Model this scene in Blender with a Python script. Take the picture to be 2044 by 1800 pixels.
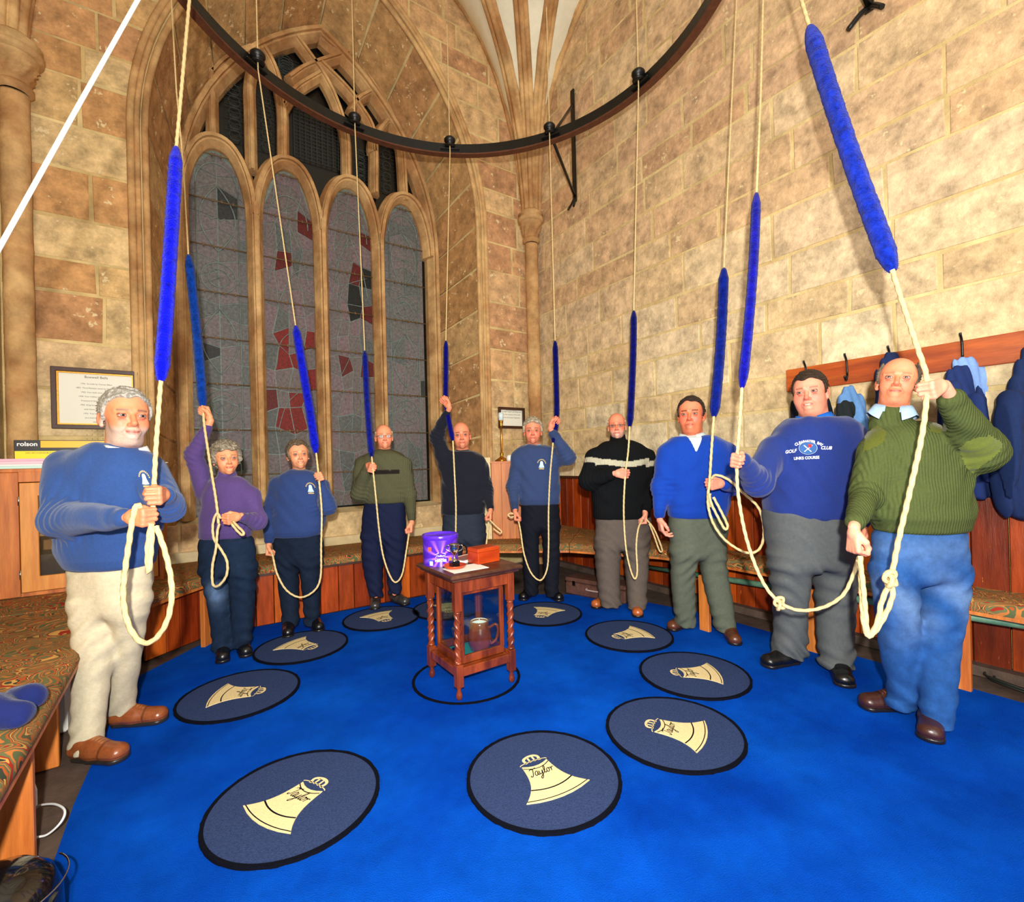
import bpy, bmesh, math, random
import numpy as np
from mathutils import Vector, Matrix
from mathutils.bvhtree import BVHTree
random.seed(7); np.random.seed(7)
for o in list(bpy.data.objects): bpy.data.objects.remove(o)
SC = bpy.context.scene
COL = SC.collection
PI = math.pi
# ------------------------------------------------------------------ camera
F = 950.; CX = 1022.; HY = 922.; H = 1.35; ROLL = math.atan(.0245); TH = math.radians(34)
RT = Vector((math.cos(TH), -math.sin(TH), 0)); FW = Vector((math.sin(TH), math.cos(TH), 0)); UP = Vector((0, 0, 1))
cam = bpy.data.cameras.new('camera'); cam.lens = 36 * F / 2044; cam.sensor_width = 36; cam.sensor_fit = 'HORIZONTAL'
cam.shift_y = 22 / 2044; cam.clip_start = .05
camo = bpy.data.objects.new('camera', cam); COL.objects.link(camo)
cr, sr = math.cos(ROLL), math.sin(ROLL)
ex = RT * cr - UP * sr; ey = RT * sr + UP * cr; ez = -FW
camo.matrix_world = Matrix(((ex.x, ey.x, ez.x, 0), (ex.y, ey.y, ez.y, 0), (ex.z, ey.z, ez.z, H), (0, 0, 0, 1)))
SC.camera = camo
# ------------------------------------------------------------------ light
SC.view_settings.view_transform = 'Standard'; SC.view_settings.look = 'None'
SC.view_settings.gamma = 1; SC.view_settings.use_curve_mapping = False; SC.view_settings.exposure = 0.22
w = bpy.data.worlds.new('world'); SC.world = w; w.use_nodes = True
w.node_tree.nodes['Background'].inputs[0].default_value = (1, .95, .88, 1)
w.node_tree.nodes['Background'].inputs[1].default_value = .42
def camw(X, Y, Z): return RT * X + FW * Y + UP * Z
def area(name, loc, target, size, power, col=(1, 1, 1)):
    l = bpy.data.lights.new(name, 'AREA'); l.size = size; l.energy = power; l.color = col
    o = bpy.data.objects.new(name, l); COL.objects.link(o); o.location = loc
    o.rotation_euler = (Vector(target) - Vector(loc)).to_track_quat('-Z', 'Y').to_euler(); return o
area('camera_flash', camw(.02, -.22, 1.60), camw(0.0, 4, 2.1), .07, 200, (1, .97, .92))
area('fill_light', camw(-.4, -3.2, 3.4), camw(0.4, 6, 3.0), 6.0, 560, (1, .96, .9))  # soft fill light added behind the camera to even out the flash falloff
# ------------------------------------------------------------------ projection helpers
def ray(u, v):
    du = u - CX; dv = v - HY
    return (du * cr - dv * sr) / F, -(du * sr + dv * cr) / F
def cpt(u, v, d):                                   # camera frame point: X right, Y depth, Z height
    a, b = ray(u, v); return Vector((a * d, d, H + b * d))
def wpt(u, v, d): p = cpt(u, v, d); return camw(p.x, p.y, p.z)
def fl(u, v, z=0.):
    a, b = ray(u, v); d = (z - H) / b; return camw(a * d, d, z)
def bk(u, v, y=5.27):
    a, b = ray(u, v); q = RT * a + FW; d = y / q.y; return Vector((q.x * d, y, H + b * d))
def rw(u, v, x=4.0):
    a, b = ray(u, v); q = RT * a + FW; d = x / q.x; return Vector((x, q.y * d, H + b * d))
def c2w(V):
    V = np.asarray(V, dtype=np.float64)
    return np.stack([V[:, 0] * RT.x + V[:, 1] * FW.x, V[:, 0] * RT.y + V[:, 1] * FW.y, V[:, 2]], 1)
# ------------------------------------------------------------------ materials
def lin(c):
    return tuple((x / 255 / 12.92 if x / 255 <= .04045 else ((x / 255 + .055) / 1.055) ** 2.4) for x in c)
MATS = {}
def mat(name, c=(128, 128, 128), rough=.7, metal=0, noise=0., nscale=8, c2=None, bump=0., bscale=60, stretch=None, attr=None,
        objcol=False, sheen=0, coat=0, wave=None, spec=.5, detail=5, coords='Object', alpha=None, trans=0, speck=None):
    if name in MATS: return MATS[name]
    m = bpy.data.materials.new(name); m.use_nodes = True; MATS[name] = m
    nt = m.node_tree; N = nt.nodes; L = nt.links; b = N['Principled BSDF']
    def new(t, **k):
        n = N.new(t)
        for kk, vv in k.items(): setattr(n, kk, vv)
        return n
    tc = new('ShaderNodeTexCoord'); mp = new('ShaderNodeMapping'); L.new(tc.outputs[coords], mp.inputs[0])
    if stretch: mp.inputs['Scale'].default_value = stretch
    base = None
    if attr: n = new('ShaderNodeAttribute'); n.attribute_name = attr; base = n.outputs['Color']
    elif objcol: base = new('ShaderNodeObjectInfo').outputs['Color']
    else:
        n = new('ShaderNodeRGB'); n.outputs[0].default_value = (*lin(c), 1); base = n.outputs[0]
    def mix(f, a, bb, mode='MIX'):
        x = new('ShaderNodeMix', data_type='RGBA', blend_type=mode)
        if isinstance(f, float): x.inputs[0].default_value = f
        else: L.new(f, x.inputs[0])
        for s, i in ((a, 6), (bb, 7)):
            if isinstance(s, tuple): x.inputs[i].default_value = (*s, 1)
            else: L.new(s, x.inputs[i])
        return x.outputs[2]
    def nz(sc, det=5, rgh=.6):
        n = new('ShaderNodeTexNoise'); n.inputs['Scale'].default_value = sc; n.inputs['Detail'].default_value = det
        n.inputs['Roughness'].default_value = rgh; L.new(mp.outputs[0], n.inputs['Vector']); return n.outputs['Fac']
    def ramp(s, a, bq):
        r = new('ShaderNodeMapRange'); r.inputs[1].default_value = a; r.inputs[2].default_value = bq; L.new(s, r.inputs[0]); return r.outputs[0]
    if c2: base = mix(ramp(nz(nscale, detail), .38, .62), base, lin(c2))
    if noise:
        r = new('ShaderNodeMapRange'); r.inputs[1].default_value = .3; r.inputs[2].default_value = .7
        r.inputs[3].default_value = 1 - noise; r.inputs[4].default_value = 1 + noise * .6; L.new(nz(nscale * 2.3, 6, .7), r.inputs[0])
        h = new('ShaderNodeVectorMath', operation='SCALE'); L.new(base, h.inputs[0]); L.new(r.outputs[0], h.inputs[3]); base = h.outputs[0]
    if speck:
        base = mix(ramp(nz(speck[1], 3, .8), speck[2], speck[2] + .05), base, lin(speck[0]))
    L.new(base, b.inputs['Base Color'])
    b.inputs['Roughness'].default_value = rough; b.inputs['Metallic'].default_value = metal
    b.inputs['Specular IOR Level'].default_value = spec
    if sheen: b.inputs['Sheen Weight'].default_value = sheen; b.inputs['Sheen Roughness'].default_value = .4
    if coat: b.inputs['Coat Weight'].default_value = coat
    if trans: b.inputs['Transmission Weight'].default_value = trans
    if alpha: b.inputs['Alpha'].default_value = alpha
    if bump or wave:
        hs = nz(bscale, 5, .65) if bump else None
        bp = new('ShaderNodeBump'); bp.inputs['Distance'].default_value = .01; bp.inputs['Strength'].default_value = bump or wave[1]
        if wave:
            wv = new('ShaderNodeTexWave'); wv.bands_direction = wave[2]; wv.inputs['Scale'].default_value = wave[0]
            wv.inputs['Distortion'].default_value = wave[3]; wv.inputs['Detail'].default_value = 1
            m2 = new('ShaderNodeMapping'); m2.inputs['Rotation'].default_value = (0, 0, TH); L.new(tc.outputs[coords], m2.inputs[0]); L.new(m2.outputs[0], wv.inputs['Vector'])
            b2 = new('ShaderNodeBump'); b2.inputs['Distance'].default_value = .01; b2.inputs['Strength'].default_value = wave[1]
            L.new(wv.outputs['Fac'], b2.inputs['Height']); L.new(b2.outputs[0], bp.inputs['Normal'])
            if not bump: L.new(b2.outputs[0], b.inputs['Normal'])
        if hs is not None: L.new(hs, bp.inputs['Height']); L.new(bp.outputs[0], b.inputs['Normal'])
    return m
M_stone = mat('stone', objcol=True, rough=.95, noise=.5, nscale=3.2, bump=1., bscale=20, detail=8, spec=.12, speck=((226, 204, 156), 9, .62))
M_stone_tr = mat('tracery_stone', (216, 178, 122), rough=.9, c2=(178, 132, 84), nscale=2.2, noise=.35, bump=.6, bscale=26, spec=.15)
M_mortar = mat('mortar', (226, 204, 146), rough=.98, c2=(206, 178, 120), nscale=1.5, noise=.3, bump=.7, bscale=30, spec=.1)
M_plaster = mat('vault_plaster', (236, 232, 205), rough=.95, noise=.12, nscale=1.5, bump=.2, spec=.1)
M_limewash = mat('limewash', (226, 212, 170), rough=.95, c2=(206, 184, 138), nscale=1.3, noise=.25, bump=.5, bscale=24, spec=.1)
M_iron = mat('black_iron', (22, 22, 20), rough=.35, metal=.3, noise=.4, nscale=5, bump=.2, spec=.6)
M_rust = mat('rusty_iron', (92, 48, 22), rough=.7, noise=.4, nscale=8)
M_oak = mat('dado_wood', objcol=True, rough=.38, noise=.5, nscale=2.2, stretch=(3.5, 3.5, .5), bump=.35, bscale=9, spec=.3, speck=((226, 140, 70), 16, .68))
M_pine = mat('pine', (214, 128, 52), rough=.5, c2=(186, 96, 34), nscale=3.2, stretch=(4, 4, .35), noise=.3, bump=.1)
M_pineH = mat('pine_rail', (208, 104, 32), rough=.5, c2=(160, 66, 16), nscale=2.4, stretch=(3, .35, 3), noise=.4, bump=.1)
M_dark = mat('dark_wood', (66, 34, 18), rough=.45, noise=.4, nscale=3, stretch=(3, 3, .4))
M_floorb = mat('floor_wood', (88, 70, 58), rough=.8, noise=.5, nscale=3, bump=.3)
M_carpet = mat('blue_carpet', (8, 88, 208), rough=1, c2=(4, 68, 184), nscale=1.3, noise=.25, bump=.9, bscale=260, spec=.02)
M_mat = mat('mat_pile', (58, 74, 116), rough=1, noise=.4, nscale=60, bump=.8, bscale=300, spec=.05)
M_matedge = mat('mat_edge', (14, 16, 26), rough=1, bump=.8, bscale=200, spec=.05)
M_cream = mat('cream_pile', (238, 216, 160), rough=1, noise=.15, nscale=60, bump=.5, bscale=300, spec=.05)
M_rope = mat('rope', (222, 196, 140), rough=.85, noise=.2, nscale=20, bump=.3, bscale=120, spec=.2)
M_sally = mat('sally_wool', objcol=True, rough=1, noise=.7, nscale=14, bump=.7, bscale=120, spec=.05, sheen=.15)
M_ropeD = mat('rope_shade', (190, 160, 112), rough=.85, noise=.2, nscale=20, spec=.2)
M_skin = mat('skin', attr='Col', rough=.48, noise=.1, nscale=18, bump=.18, bscale=90, spec=.4)
M_hair = mat('hair', attr='Col', rough=.6, noise=.45, nscale=40, stretch=(1.6, 1.6, .5), bump=1., bscale=70, spec=.4)
M_knit = mat('knit', attr='Col', rough=.95, noise=.12, nscale=40, bump=.35, bscale=170, spec=.12, sheen=.2)
M_ribknit = mat('ribbed_knit', attr='Col', rough=.95, noise=.15, nscale=40, bump=.3, bscale=140, spec=.12, wave=(24, .38, 'X', .12))
M_cloth = mat('cloth', attr='Col', rough=.85, noise=.14, nscale=22, bump=.2, bscale=180, spec=.2)
M_denim = mat('denim', attr='Col', rough=.9, noise=.3, nscale=9, bump=.3, bscale=240, spec=.15)
M_leather = mat('leather', attr='Col', rough=.28, noise=.25, nscale=20, bump=.15, bscale=60, spec=.6)
M_white = mat('white_paint', (236, 236, 228), rough=.5)
M_brass = mat('brass', (196, 132, 44), rough=.25, metal=.9)
M_chrome = mat('silver', (200, 200, 190), rough=.15, metal=1)
M_black = mat('black_gloss', (12, 12, 13), rough=.12, spec=.7, coat=.5)
M_lead = mat('lead_came', (124, 140, 132), rough=.6, metal=.2, noise=.4, nscale=10)
M_dglass = mat('dark_glass', (6, 8, 9), rough=.25, spec=.5)
M_pane = mat('stained_pane', objcol=True, rough=.5, noise=.5, nscale=14, bump=.7, bscale=45, spec=.3)
M_bar = mat('saddle_bar', (112, 90, 58), rough=.6, metal=.3)
M_gold = mat('gilt', (216, 158, 44), rough=.35, metal=.4, noise=.4, nscale=60)
M_paper = mat('paper', (236, 236, 220), rough=.7)
M_ink = mat('ink', (60, 56, 50), rough=.8)
M_table = mat('table_wood', (138, 60, 24), rough=.32, c2=(92, 34, 12), nscale=4, stretch=(3, 3, .6), noise=.4, bump=.1, spec=.5)
M_tabletop = mat('table_top_wood', (98, 60, 40), rough=.4, c2=(54, 28, 16), nscale=5, noise=.4)
M_box = mat('mahogany', (184, 66, 18), rough=.3, c2=(150, 46, 12), nscale=5, stretch=(1, 1, 3), noise=.15)
M_baize = mat('green_baize', (44, 150, 120), rough=1, noise=.2)
M_pipe = mat('green_pipe', (112, 156, 124), rough=.5, c2=(80, 128, 104), nscale=8, noise=.2)
M_jug = mat('brown_glaze', (112, 44, 24), rough=.15, c2=(150, 66, 36), nscale=6, coat=.6)
M_case = mat('old_leather', (96, 62, 50), rough=.55, noise=.4, nscale=8, bump=.3)
M_col = mat('plain_attr', attr='Col', rough=.5)
M_tin = mat('tin_print', attr='Col', rough=.25, coat=.4)
# cushion fabric: a small paisley-like print
def cushion_mat():
    m = bpy.data.materials.new('paisley_fabric'); m.use_nodes = True; nt = m.node_tree; N = nt.nodes; L = nt.links; b = N['Principled BSDF']
    tc = N.new('ShaderNodeTexCoord')
    n1 = N.new('ShaderNodeTexNoise'); n1.inputs['Scale'].default_value = 5.5; n1.inputs['Detail'].default_value = 1.2; n1.inputs['Distortion'].default_value = 1.4
    L.new(tc.outputs['Object'], n1.inputs['Vector'])
    wv = N.new('ShaderNodeMath'); wv.operation = 'MULTIPLY'; wv.inputs[1].default_value = 6; L.new(n1.outputs['Fac'], wv.inputs[0])
    fr = N.new('ShaderNodeMath'); fr.operation = 'FRACT'; L.new(wv.outputs[0], fr.inputs[0])
    r = N.new('ShaderNodeValToRGB'); r.color_ramp.interpolation = 'CONSTANT'; el = r.color_ramp.elements
    cols = [(0, (92, 100, 66)), (.22, (176, 88, 44)), (.38, (58, 66, 52)), (.46, (206, 160, 84)), (.56, (160, 50, 34)), (.68, (110, 112, 74)), (.86, (196, 120, 62))]
    el[0].position = 0; el[0].color = (*lin(cols[0][1]), 1); el[1].position = cols[1][0]; el[1].color = (*lin(cols[1][1]), 1)
    for p, c in cols[2:]: e = el.new(p); e.color = (*lin(c), 1)
    L.new(fr.outputs[0], r.inputs[0])
    n2 = N.new('ShaderNodeTexNoise'); n2.inputs['Scale'].default_value = 5; L.new(tc.outputs['Object'], n2.inputs['Vector'])
    mx = N.new('ShaderNodeMix'); mx.data_type = 'RGBA'; mx.inputs[7].default_value = (*lin((112, 96, 56)), 1)
    mr = N.new('ShaderNodeMapRange'); mr.inputs[1].default_value = .45; mr.inputs[2].default_value = .6; mr.inputs[4].default_value = .35
    L.new(n2.outputs['Fac'], mr.inputs[0]); L.new(mr.outputs[0], mx.inputs[0]); L.new(r.outputs[0], mx.inputs[6]); L.new(mx.outputs[2], b.inputs['Base Color'])
    b.inputs['Roughness'].default_value = .95; b.inputs['Specular IOR Level'].default_value = .1
    return m
M_cush = cushion_mat()
def glass_mat():
    m = bpy.data.materials.new('case_glass'); m.use_nodes = True; nt = m.node_tree; N = nt.nodes; L = nt.links
    N.remove(N['Principled BSDF']); g = N.new('ShaderNodeBsdfGlossy'); g.inputs['Roughness'].default_value = .06
    t = N.new('ShaderNodeBsdfTransparent'); t.inputs[0].default_value = (.86, .92, .92, 1); mx = N.new('ShaderNodeMixShader'); mx.inputs[0].default_value = .08
    L.new(t.outputs[0], mx.inputs[1]); L.new(g.outputs[0], mx.inputs[2]); L.new(mx.outputs[0], N['Material Output'].inputs[0]); return m
M_glass = glass_mat()
# ------------------------------------------------------------------ object helpers
def link(name, me, parent=None, m=None, label=None, cat=None, group=None, kind=None, col=None):
    o = bpy.data.objects.new(name, me); COL.objects.link(o)
    if m is not None and me is not None:
        if not me.materials: me.materials.append(m)
    if parent: o.parent = parent
    if label: o['label'] = label
    if cat: o['category'] = cat
    if group: o['group'] = group
    if kind: o['kind'] = kind
    if col: o.color = (*lin(col), 1)
    return o
def thing(name, label, cat, loc=(0, 0, 0), group=None, kind=None, rz=0):
    o = link(name, None, None, None, label, cat, group, kind); o.location = loc; o.rotation_euler = (0, 0, rz); o.empty_display_size = .1
    UPD.append(o); return o
UPD = []
def local(o, parent):
    """o's geometry is in world space: keep it there under a moved parent"""
    o.matrix_parent_inverse = (Matrix.Translation(parent.location) @ parent.rotation_euler.to_matrix().to_4x4()).inverted(); return o
def npmesh(name, V, Fc, smooth=True, col=None):
    V = np.asarray(V, dtype=np.float32); Fc = np.asarray(Fc, dtype=np.int32)
    me = bpy.data.meshes.new(name); me.vertices.add(len(V)); me.vertices.foreach_set('co', V.ravel())
    k = Fc.shape[1]; me.loops.add(Fc.size); me.loops.foreach_set('vertex_index', Fc.ravel())
    me.polygons.add(len(Fc)); me.polygons.foreach_set('loop_start', np.arange(0, Fc.size, k, dtype=np.int32))
    me.polygons.foreach_set('use_smooth', np.full(len(Fc), smooth)); me.update(calc_edges=True)
    if col is not None:
        a = me.color_attributes.new('Col', 'FLOAT_COLOR', 'POINT'); c = np.ones((len(V), 4), np.float32); c[:, :3] = col; a.data.foreach_set('color', c.ravel())
    return me
class MB:
    """a mesh builder: shapes are collected and linked as one mesh"""
    def __init__(s): s.v = []; s.f = []; s.sm = []
    def add(s, V, Fs, smooth=False):
        b = len(s.v); s.v += [tuple(p) for p in V]; s.f += [tuple(b + i for i in f) for f in Fs]; s.sm += [smooth] * len(Fs); return s
    def box(s, c, d, M=None, bev=0.):
        x, y, z = d[0] / 2, d[1] / 2, d[2] / 2; e = bev
        if not e:
            V = [Vector((i * x, j * y, k * z)) for i in (-1, 1) for j in (-1, 1) for k in (-1, 1)]
            Fs = [(0, 1, 3, 2), (4, 6, 7, 5), (0, 4, 5, 1), (2, 3, 7, 6), (0, 2, 6, 4), (1, 5, 7, 3)]
        else:
            V = []; 
            for i in (-1, 1):
                for j in (-1, 1):
                    for k in (-1, 1):
                        V += [Vector((i * x, j * (y - e), k * (z - e))), Vector((i * (x - e), j * y, k * (z - e))), Vector((i * (x - e), j * (y - e), k * z))]
            ix = lambda i, j, k, a: (((i > 0) * 4 + (j > 0) * 2 + (k > 0)) * 3 + a)
            Fs = []
            for i in (-1, 1):
                q = [ix(i, -1, -1, 0), ix(i, 1, -1, 0), ix(i, 1, 1, 0), ix(i, -1, 1, 0)]; Fs.append(tuple(q if i > 0 else q[::-1]))
                q = [ix(-1, i, -1, 1), ix(-1, i, 1, 1), ix(1, i, 1, 1), ix(1, i, -1, 1)]; Fs.append(tuple(q if i > 0 else q[::-1]))
                q = [ix(-1, -1, i, 2), ix(1, -1, i, 2), ix(1, 1, i, 2), ix(-1, 1, i, 2)]; Fs.append(tuple(q if i > 0 else q[::-1]))
            for j in (-1, 1):
                for k in (-1, 1):
                    Fs.append((ix(-1, j, k, 1), ix(-1, j, k, 2), ix(1, j, k, 2), ix(1, j, k, 1)))
                    Fs.append((ix(j, -1, k, 0), ix(j, -1, k, 2), ix(j, 1, k, 2), ix(j, 1, k, 0)))
                    Fs.append((ix(j, k, -1, 0), ix(j, k, -1, 1), ix(j, k, 1, 1), ix(j, k, 1, 0)))
            for i in (-1, 1):
                for j in (-1, 1):
                    for k in (-1, 1): Fs.append((ix(i, j, k, 0), ix(i, j, k, 1), ix(i, j, k, 2)))
        if M is not None: V = [M @ p for p in V]
        return s.add([p + Vector(c) for p in V], Fs)
    def prism(s, poly, axis_from, axis_to):
        """poly: 3D points of one end; axis offset vector to the other end"""
        n = len(poly); d = Vector(axis_to) - Vector(axis_from)
        V = [Vector(p) for p in poly] + [Vector(p) + d for p in poly]
        return s.add(V, [tuple(range(n)), tuple(range(2 * n - 1, n - 1, -1))] + [(i, (i + 1) % n, n + (i + 1) % n, n + i) for i in range(n)])
    def tube(s, pts, r, n=8, twist=0., lobes=0, lamp=.18, cap=True, flat=None):
        pts = [Vector(p) for p in pts]; m = len(pts)
        R = r if hasattr(r, '__len__') else [r] * m
        t0 = (pts[1] - pts[0]).normalized(); nrm = t0.orthogonal().normalized(); V = []; dist = 0
        for i, p in enumerate(pts):
            t = (pts[min(i + 1, m - 1)] - pts[max(i - 1, 0)])
            t = t.normalized() if t.length > 1e-9 else t0
            nrm = (nrm - t * nrm.dot(t)); nrm = nrm.normalized() if nrm.length > 1e-6 else t.orthogonal().normalized()
            bi = t.cross(nrm)
            if i: dist += (p - pts[i - 1]).length
            for k in range(n):
                a = 2 * PI * k / n; rr = R[i] * (1 + (lamp * math.cos(lobes * (a + twist * dist)) if lobes else 0))
                V.append(p + nrm * (math.cos(a) * rr) + bi * (math.sin(a) * rr))
        Fs = [(i * n + k, i * n + (k + 1) % n, (i + 1) * n + (k + 1) % n, (i + 1) * n + k) for i in range(m - 1) for k in range(n)]
        s.add(V, Fs, True)
        if cap: 
            b = len(s.v) - len(V); s.f += [tuple(b + k for k in range(n - 1, -1, -1)), tuple(b + (m - 1) * n + k for k in range(n))]; s.sm += [False, False]
        return s
    def lathe(s, prof, c=(0, 0, 0), n=20, M=None, smooth=True):
        V = []
        for r, z in prof:
            for k in range(n): a = 2 * PI * k / n; V.append(Vector((r * math.cos(a), r * math.sin(a), z)))
        if M is not None: V = [M @ p for p in V]
        m = len(prof); V = [p + Vector(c) for p in V]
        return s.add(V, [(i * n + k, i * n + (k + 1) % n, (i + 1) * n + (k + 1) % n, (i + 1) * n + k) for i in range(m - 1) for k in range(n)], smooth)
    def mesh(s, name):
        me = bpy.data.meshes.new(name); me.from_pydata(s.v, [], s.f); me.polygons.foreach_set('use_smooth', s.sm); me.update(); return me
    def out(s, name, m, parent=None, fix=True, **k):
        me = s.mesh(name)
        bm = bmesh.new(); bm.from_mesh(me); bmesh.ops.recalc_face_normals(bm, faces=bm.faces); bm.to_mesh(me); bm.free()
        o = link(name, me, parent, m, **k)
        if parent is not None and fix: local(o, parent)
        return o
def catmull(P, n=8):
    P = [Vector(p) for p in P]; Q = [P[0] * 2 - P[1]] + P + [P[-1] * 2 - P[-2]]; out = []
    for i in range(1, len(Q) - 2):
        for k in range(n):
            t = k / n; a, b, c, d = Q[i - 1:i + 3]
            out.append(.5 * ((2 * b) + (c - a) * t + (2 * a - 5 * b + 4 * c - d) * t * t + (-a + 3 * b - 3 * c + d) * t ** 3))
    return out + [P[-1]]
def text_mesh(txt, size=1., shear=0., ext=0., bold=0.):
    cu = bpy.data.curves.new('lettering', 'FONT'); cu.body = txt; cu.size = size; cu.shear = shear; cu.align_x = 'CENTER'; cu.align_y = 'CENTER'; cu.extrude = ext; cu.offset = bold
    cu.resolution_u = 3
    o = bpy.data.objects.new('lettering', cu); COL.objects.link(o)
    me = bpy.data.meshes.new_from_object(o.evaluated_get(bpy.context.evaluated_depsgraph_get())); bpy.data.objects.remove(o); return me
def Z(a): return Matrix.Rotation(a, 3, 'Z')
#%%ROOM
# ------------------------------------------------------------------ room shell  (x: 4.0 right wall, y: 5.27 window wall, x: -1.2 left wall)
XR, YB, XL = 4.0, 5.27, -1.2
floor = MB().box((1.2, 1.6, -.06), (5.8, 7.6, .1)).out('floor', M_floorb, kind='structure')
WC, OH, OS, OC = 1.42, 1.70, 4.35, 1.2          # outer arch: centre, half width, springing, centre offset
IH, IS, IC, GY, WI = 1.52, 4.2, 1.3, 6.05, 1.40     # inner arch on the glazing plane
def halfw(z, h, zs, c):
    if z <= zs: return h
    R = h + c; q = R * R - (z - zs) ** 2
    return max(0, math.sqrt(q) - c) if q > 0 else 0
def apex(h, zs, c): return zs + math.sqrt((h + c) ** 2 - c * c)
OA, IA = apex(OH, OS, OC), apex(IH, IS, IC); SILL = .60
def arch_pt(t, h, zs, c, ctr, z0):
    """t in 0..1 from the left foot over the apex to the right foot"""
    s = -1 if t <= .5 else 1; q = (t if t <= .5 else 1 - t) * 2
    L1 = zs - z0; R = h + c; a1 = math.acos(c / R); L2 = R * a1; d = q * (L1 + L2)
    if d < L1: return ctr + s * h, z0 + d
    a = (d - L1) / R; return ctr + s * (R * math.cos(a) - c), zs + R * math.sin(a)
wb = MB(); n = 60; ZT = 8.2; yb = YB + .005
zs_ = [0, SILL] + [SILL + (OA - SILL) * i / n for i in range(1, n + 1)] + [ZT]
for a, b in zip(zs_[:-1], zs_[1:]):
    if b <= SILL + 1e-6: wb.add([(XL, yb, a), (XR, yb, a), (XR, yb, b), (XL, yb, b)], [(0, 1, 2, 3)]); continue
    ha, hb = halfw(a, OH, OS, OC), halfw(b, OH, OS, OC)
    if a >= OA - 1e-6: ha = hb = 0
    wb.add([(XL, yb, a), (WC - ha, yb, a), (WC - hb, yb, b), (XL, yb, b)], [(0, 1, 2, 3)])
    wb.add([(WC + ha, yb, a), (XR, yb, a), (XR, yb, b), (WC + hb, yb, b)], [(0, 1, 2, 3)])
# splayed reveal behind the facing stones and the sill slope
NT = 72
for i in range(NT):
    t0, t1 = i / NT, (i + 1) / NT
    o0, o1 = arch_pt(t0, OH, OS, OC, WC, SILL), arch_pt(t1, OH, OS, OC, WC, SILL)
    i0, i1 = arch_pt(t0, IH, IS, IC, WI, SILL), arch_pt(t1, IH, IS, IC, WI, SILL)
    wb.add([(o0[0], yb, o0[1]), (o1[0], yb, o1[1]), (i1[0], GY + .1, i1[1]), (i0[0], GY + .1, i0[1])], [(0, 1, 2, 3)], True)
wall_back = wb.out('wall_back', M_mortar, kind='structure')
wall_right = MB().add([(XR + .004, -1.6, 0), (XR + .004, YB + .02, 0), (XR + .004, YB + .02, ZT), (XR + .004, -1.6, ZT)], [(0, 1, 2, 3)]).out('wall_right', M_mortar, kind='structure')
wall_left = MB().add([(XL - .0, -1.6, 0), (XL, YB + .02, 0), (XL, YB + .02, ZT), (XL, -1.6, ZT)], [(0, 1, 2, 3)]).out('wall_left', M_mortar, kind='structure')
TAN = [(212, 172, 116), (204, 156, 102), (218, 182, 124), (196, 148, 102), (210, 160, 108), (222, 192, 138)]
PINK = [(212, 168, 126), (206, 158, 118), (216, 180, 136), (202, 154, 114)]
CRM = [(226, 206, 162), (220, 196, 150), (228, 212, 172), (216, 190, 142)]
def blend(a, b, t): return tuple(a[i] + (b[i] - a[i]) * t for i in range(3))
def block(parent, corners, nrm, th=.03, col=(200, 160, 110), cham=.006):
    """one facing stone: corners run round its face"""
    tv = Vector((0, 1, 0)) if abs(nrm[0]) > .5 else Vector((1, 0, 0))
    c = [Vector(p) + tv * random.uniform(-.006, .006) + Vector((0, 0, random.uniform(-.007, .007))) for p in corners]; ctr = sum(c, Vector()) / 4; nrm = Vector(nrm)
    base = [p - nrm * th for p in c]; mid = [p - nrm * cham for p in c]
    j = lambda: random.uniform(-.002, .002)
    top = []
    for p in c:
        d = ctr - p; L = d.length; top.append(p + d * min(.4, cham * 1.6 / max(L, .01)) + nrm * j())
    mb = MB().add(base + mid + top, [(0, 1, 5, 4), (1, 2, 6, 5), (2, 3, 7, 6), (3, 0, 4, 7), (4, 5, 9, 8), (5, 6, 10, 9), (6, 7, 11, 10), (7, 4, 8, 11), (8, 9, 10, 11)])
    return mb.out('stone', M_stone, parent, col=col)
g = .011
def courses(z0, z1, seed, hs=(.27, .42)):
    r = random.Random(seed); z = z0; out = []
    while z < z1 - .1: h = r.uniform(*hs); out.append((z, min(z + h, z1))); z += h
    return out
def splits(a, b, r, ls=(.38, .85)):
    x = a; out = []
    while x < b - .02:
        L = r.uniform(*ls)
        if b - x - L < .22: L = b - x
        out.append((x, min(x + L, b))); x += L
    return out
rr = random.Random(3)
for z0, z1 in courses(.5, 7.7, 5):
    for side in (0, 1):
        h0 = halfw(z0, OH + .06, OS, OC) if z0 < OA else -.0; h1 = halfw(z1, OH + .06, OS, OC) if z1 < OA else 0
        if z0 < SILL - .02: 
            if side: continue
            segs = [(XL, XR, XL, XR)]
        elif side == 0: segs = [(XL, WC - h0, XL, WC - h1)]
        else: segs = [(WC + h0, XR, WC + h1, XR)]
        for a0, b0, a1, b1 in segs:
            sp = splits(min(a0, a1) if side else a0, max(b0, b1) if not side else b0, rr, (.42, .75))
            for k, (p, q) in enumerate(sp):
                P0, Q0, P1, Q1 = p, q, p, q
                if side == 0: Q0, Q1, P0, P1 = min(q, b0), min(q, b1), min(p, b0), min(p, b1)
                else: P0, P1, Q0, Q1 = max(p, a0), max(p, a1), max(q, a0), max(q, a1)
                if max(Q0 - P0, Q1 - P1) < .06: continue
                if P1 > XR - .05: continue
                col = random.choice(TAN); 
                if z0 < 2.3: col = blend(col, random.choice(CRM), .55)
                if side and z0 > 2.3: col = blend(col, random.choice(PINK), .5)
                block(wall_back, [(P0 + g, YB, z0 + g), (Q0 - g, YB, z0 + g), (max(Q1 - g, P1 + g), YB, z1 - g), (P1 + g, YB, z1 - g)], (0, -1, 0), col=col)
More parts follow.
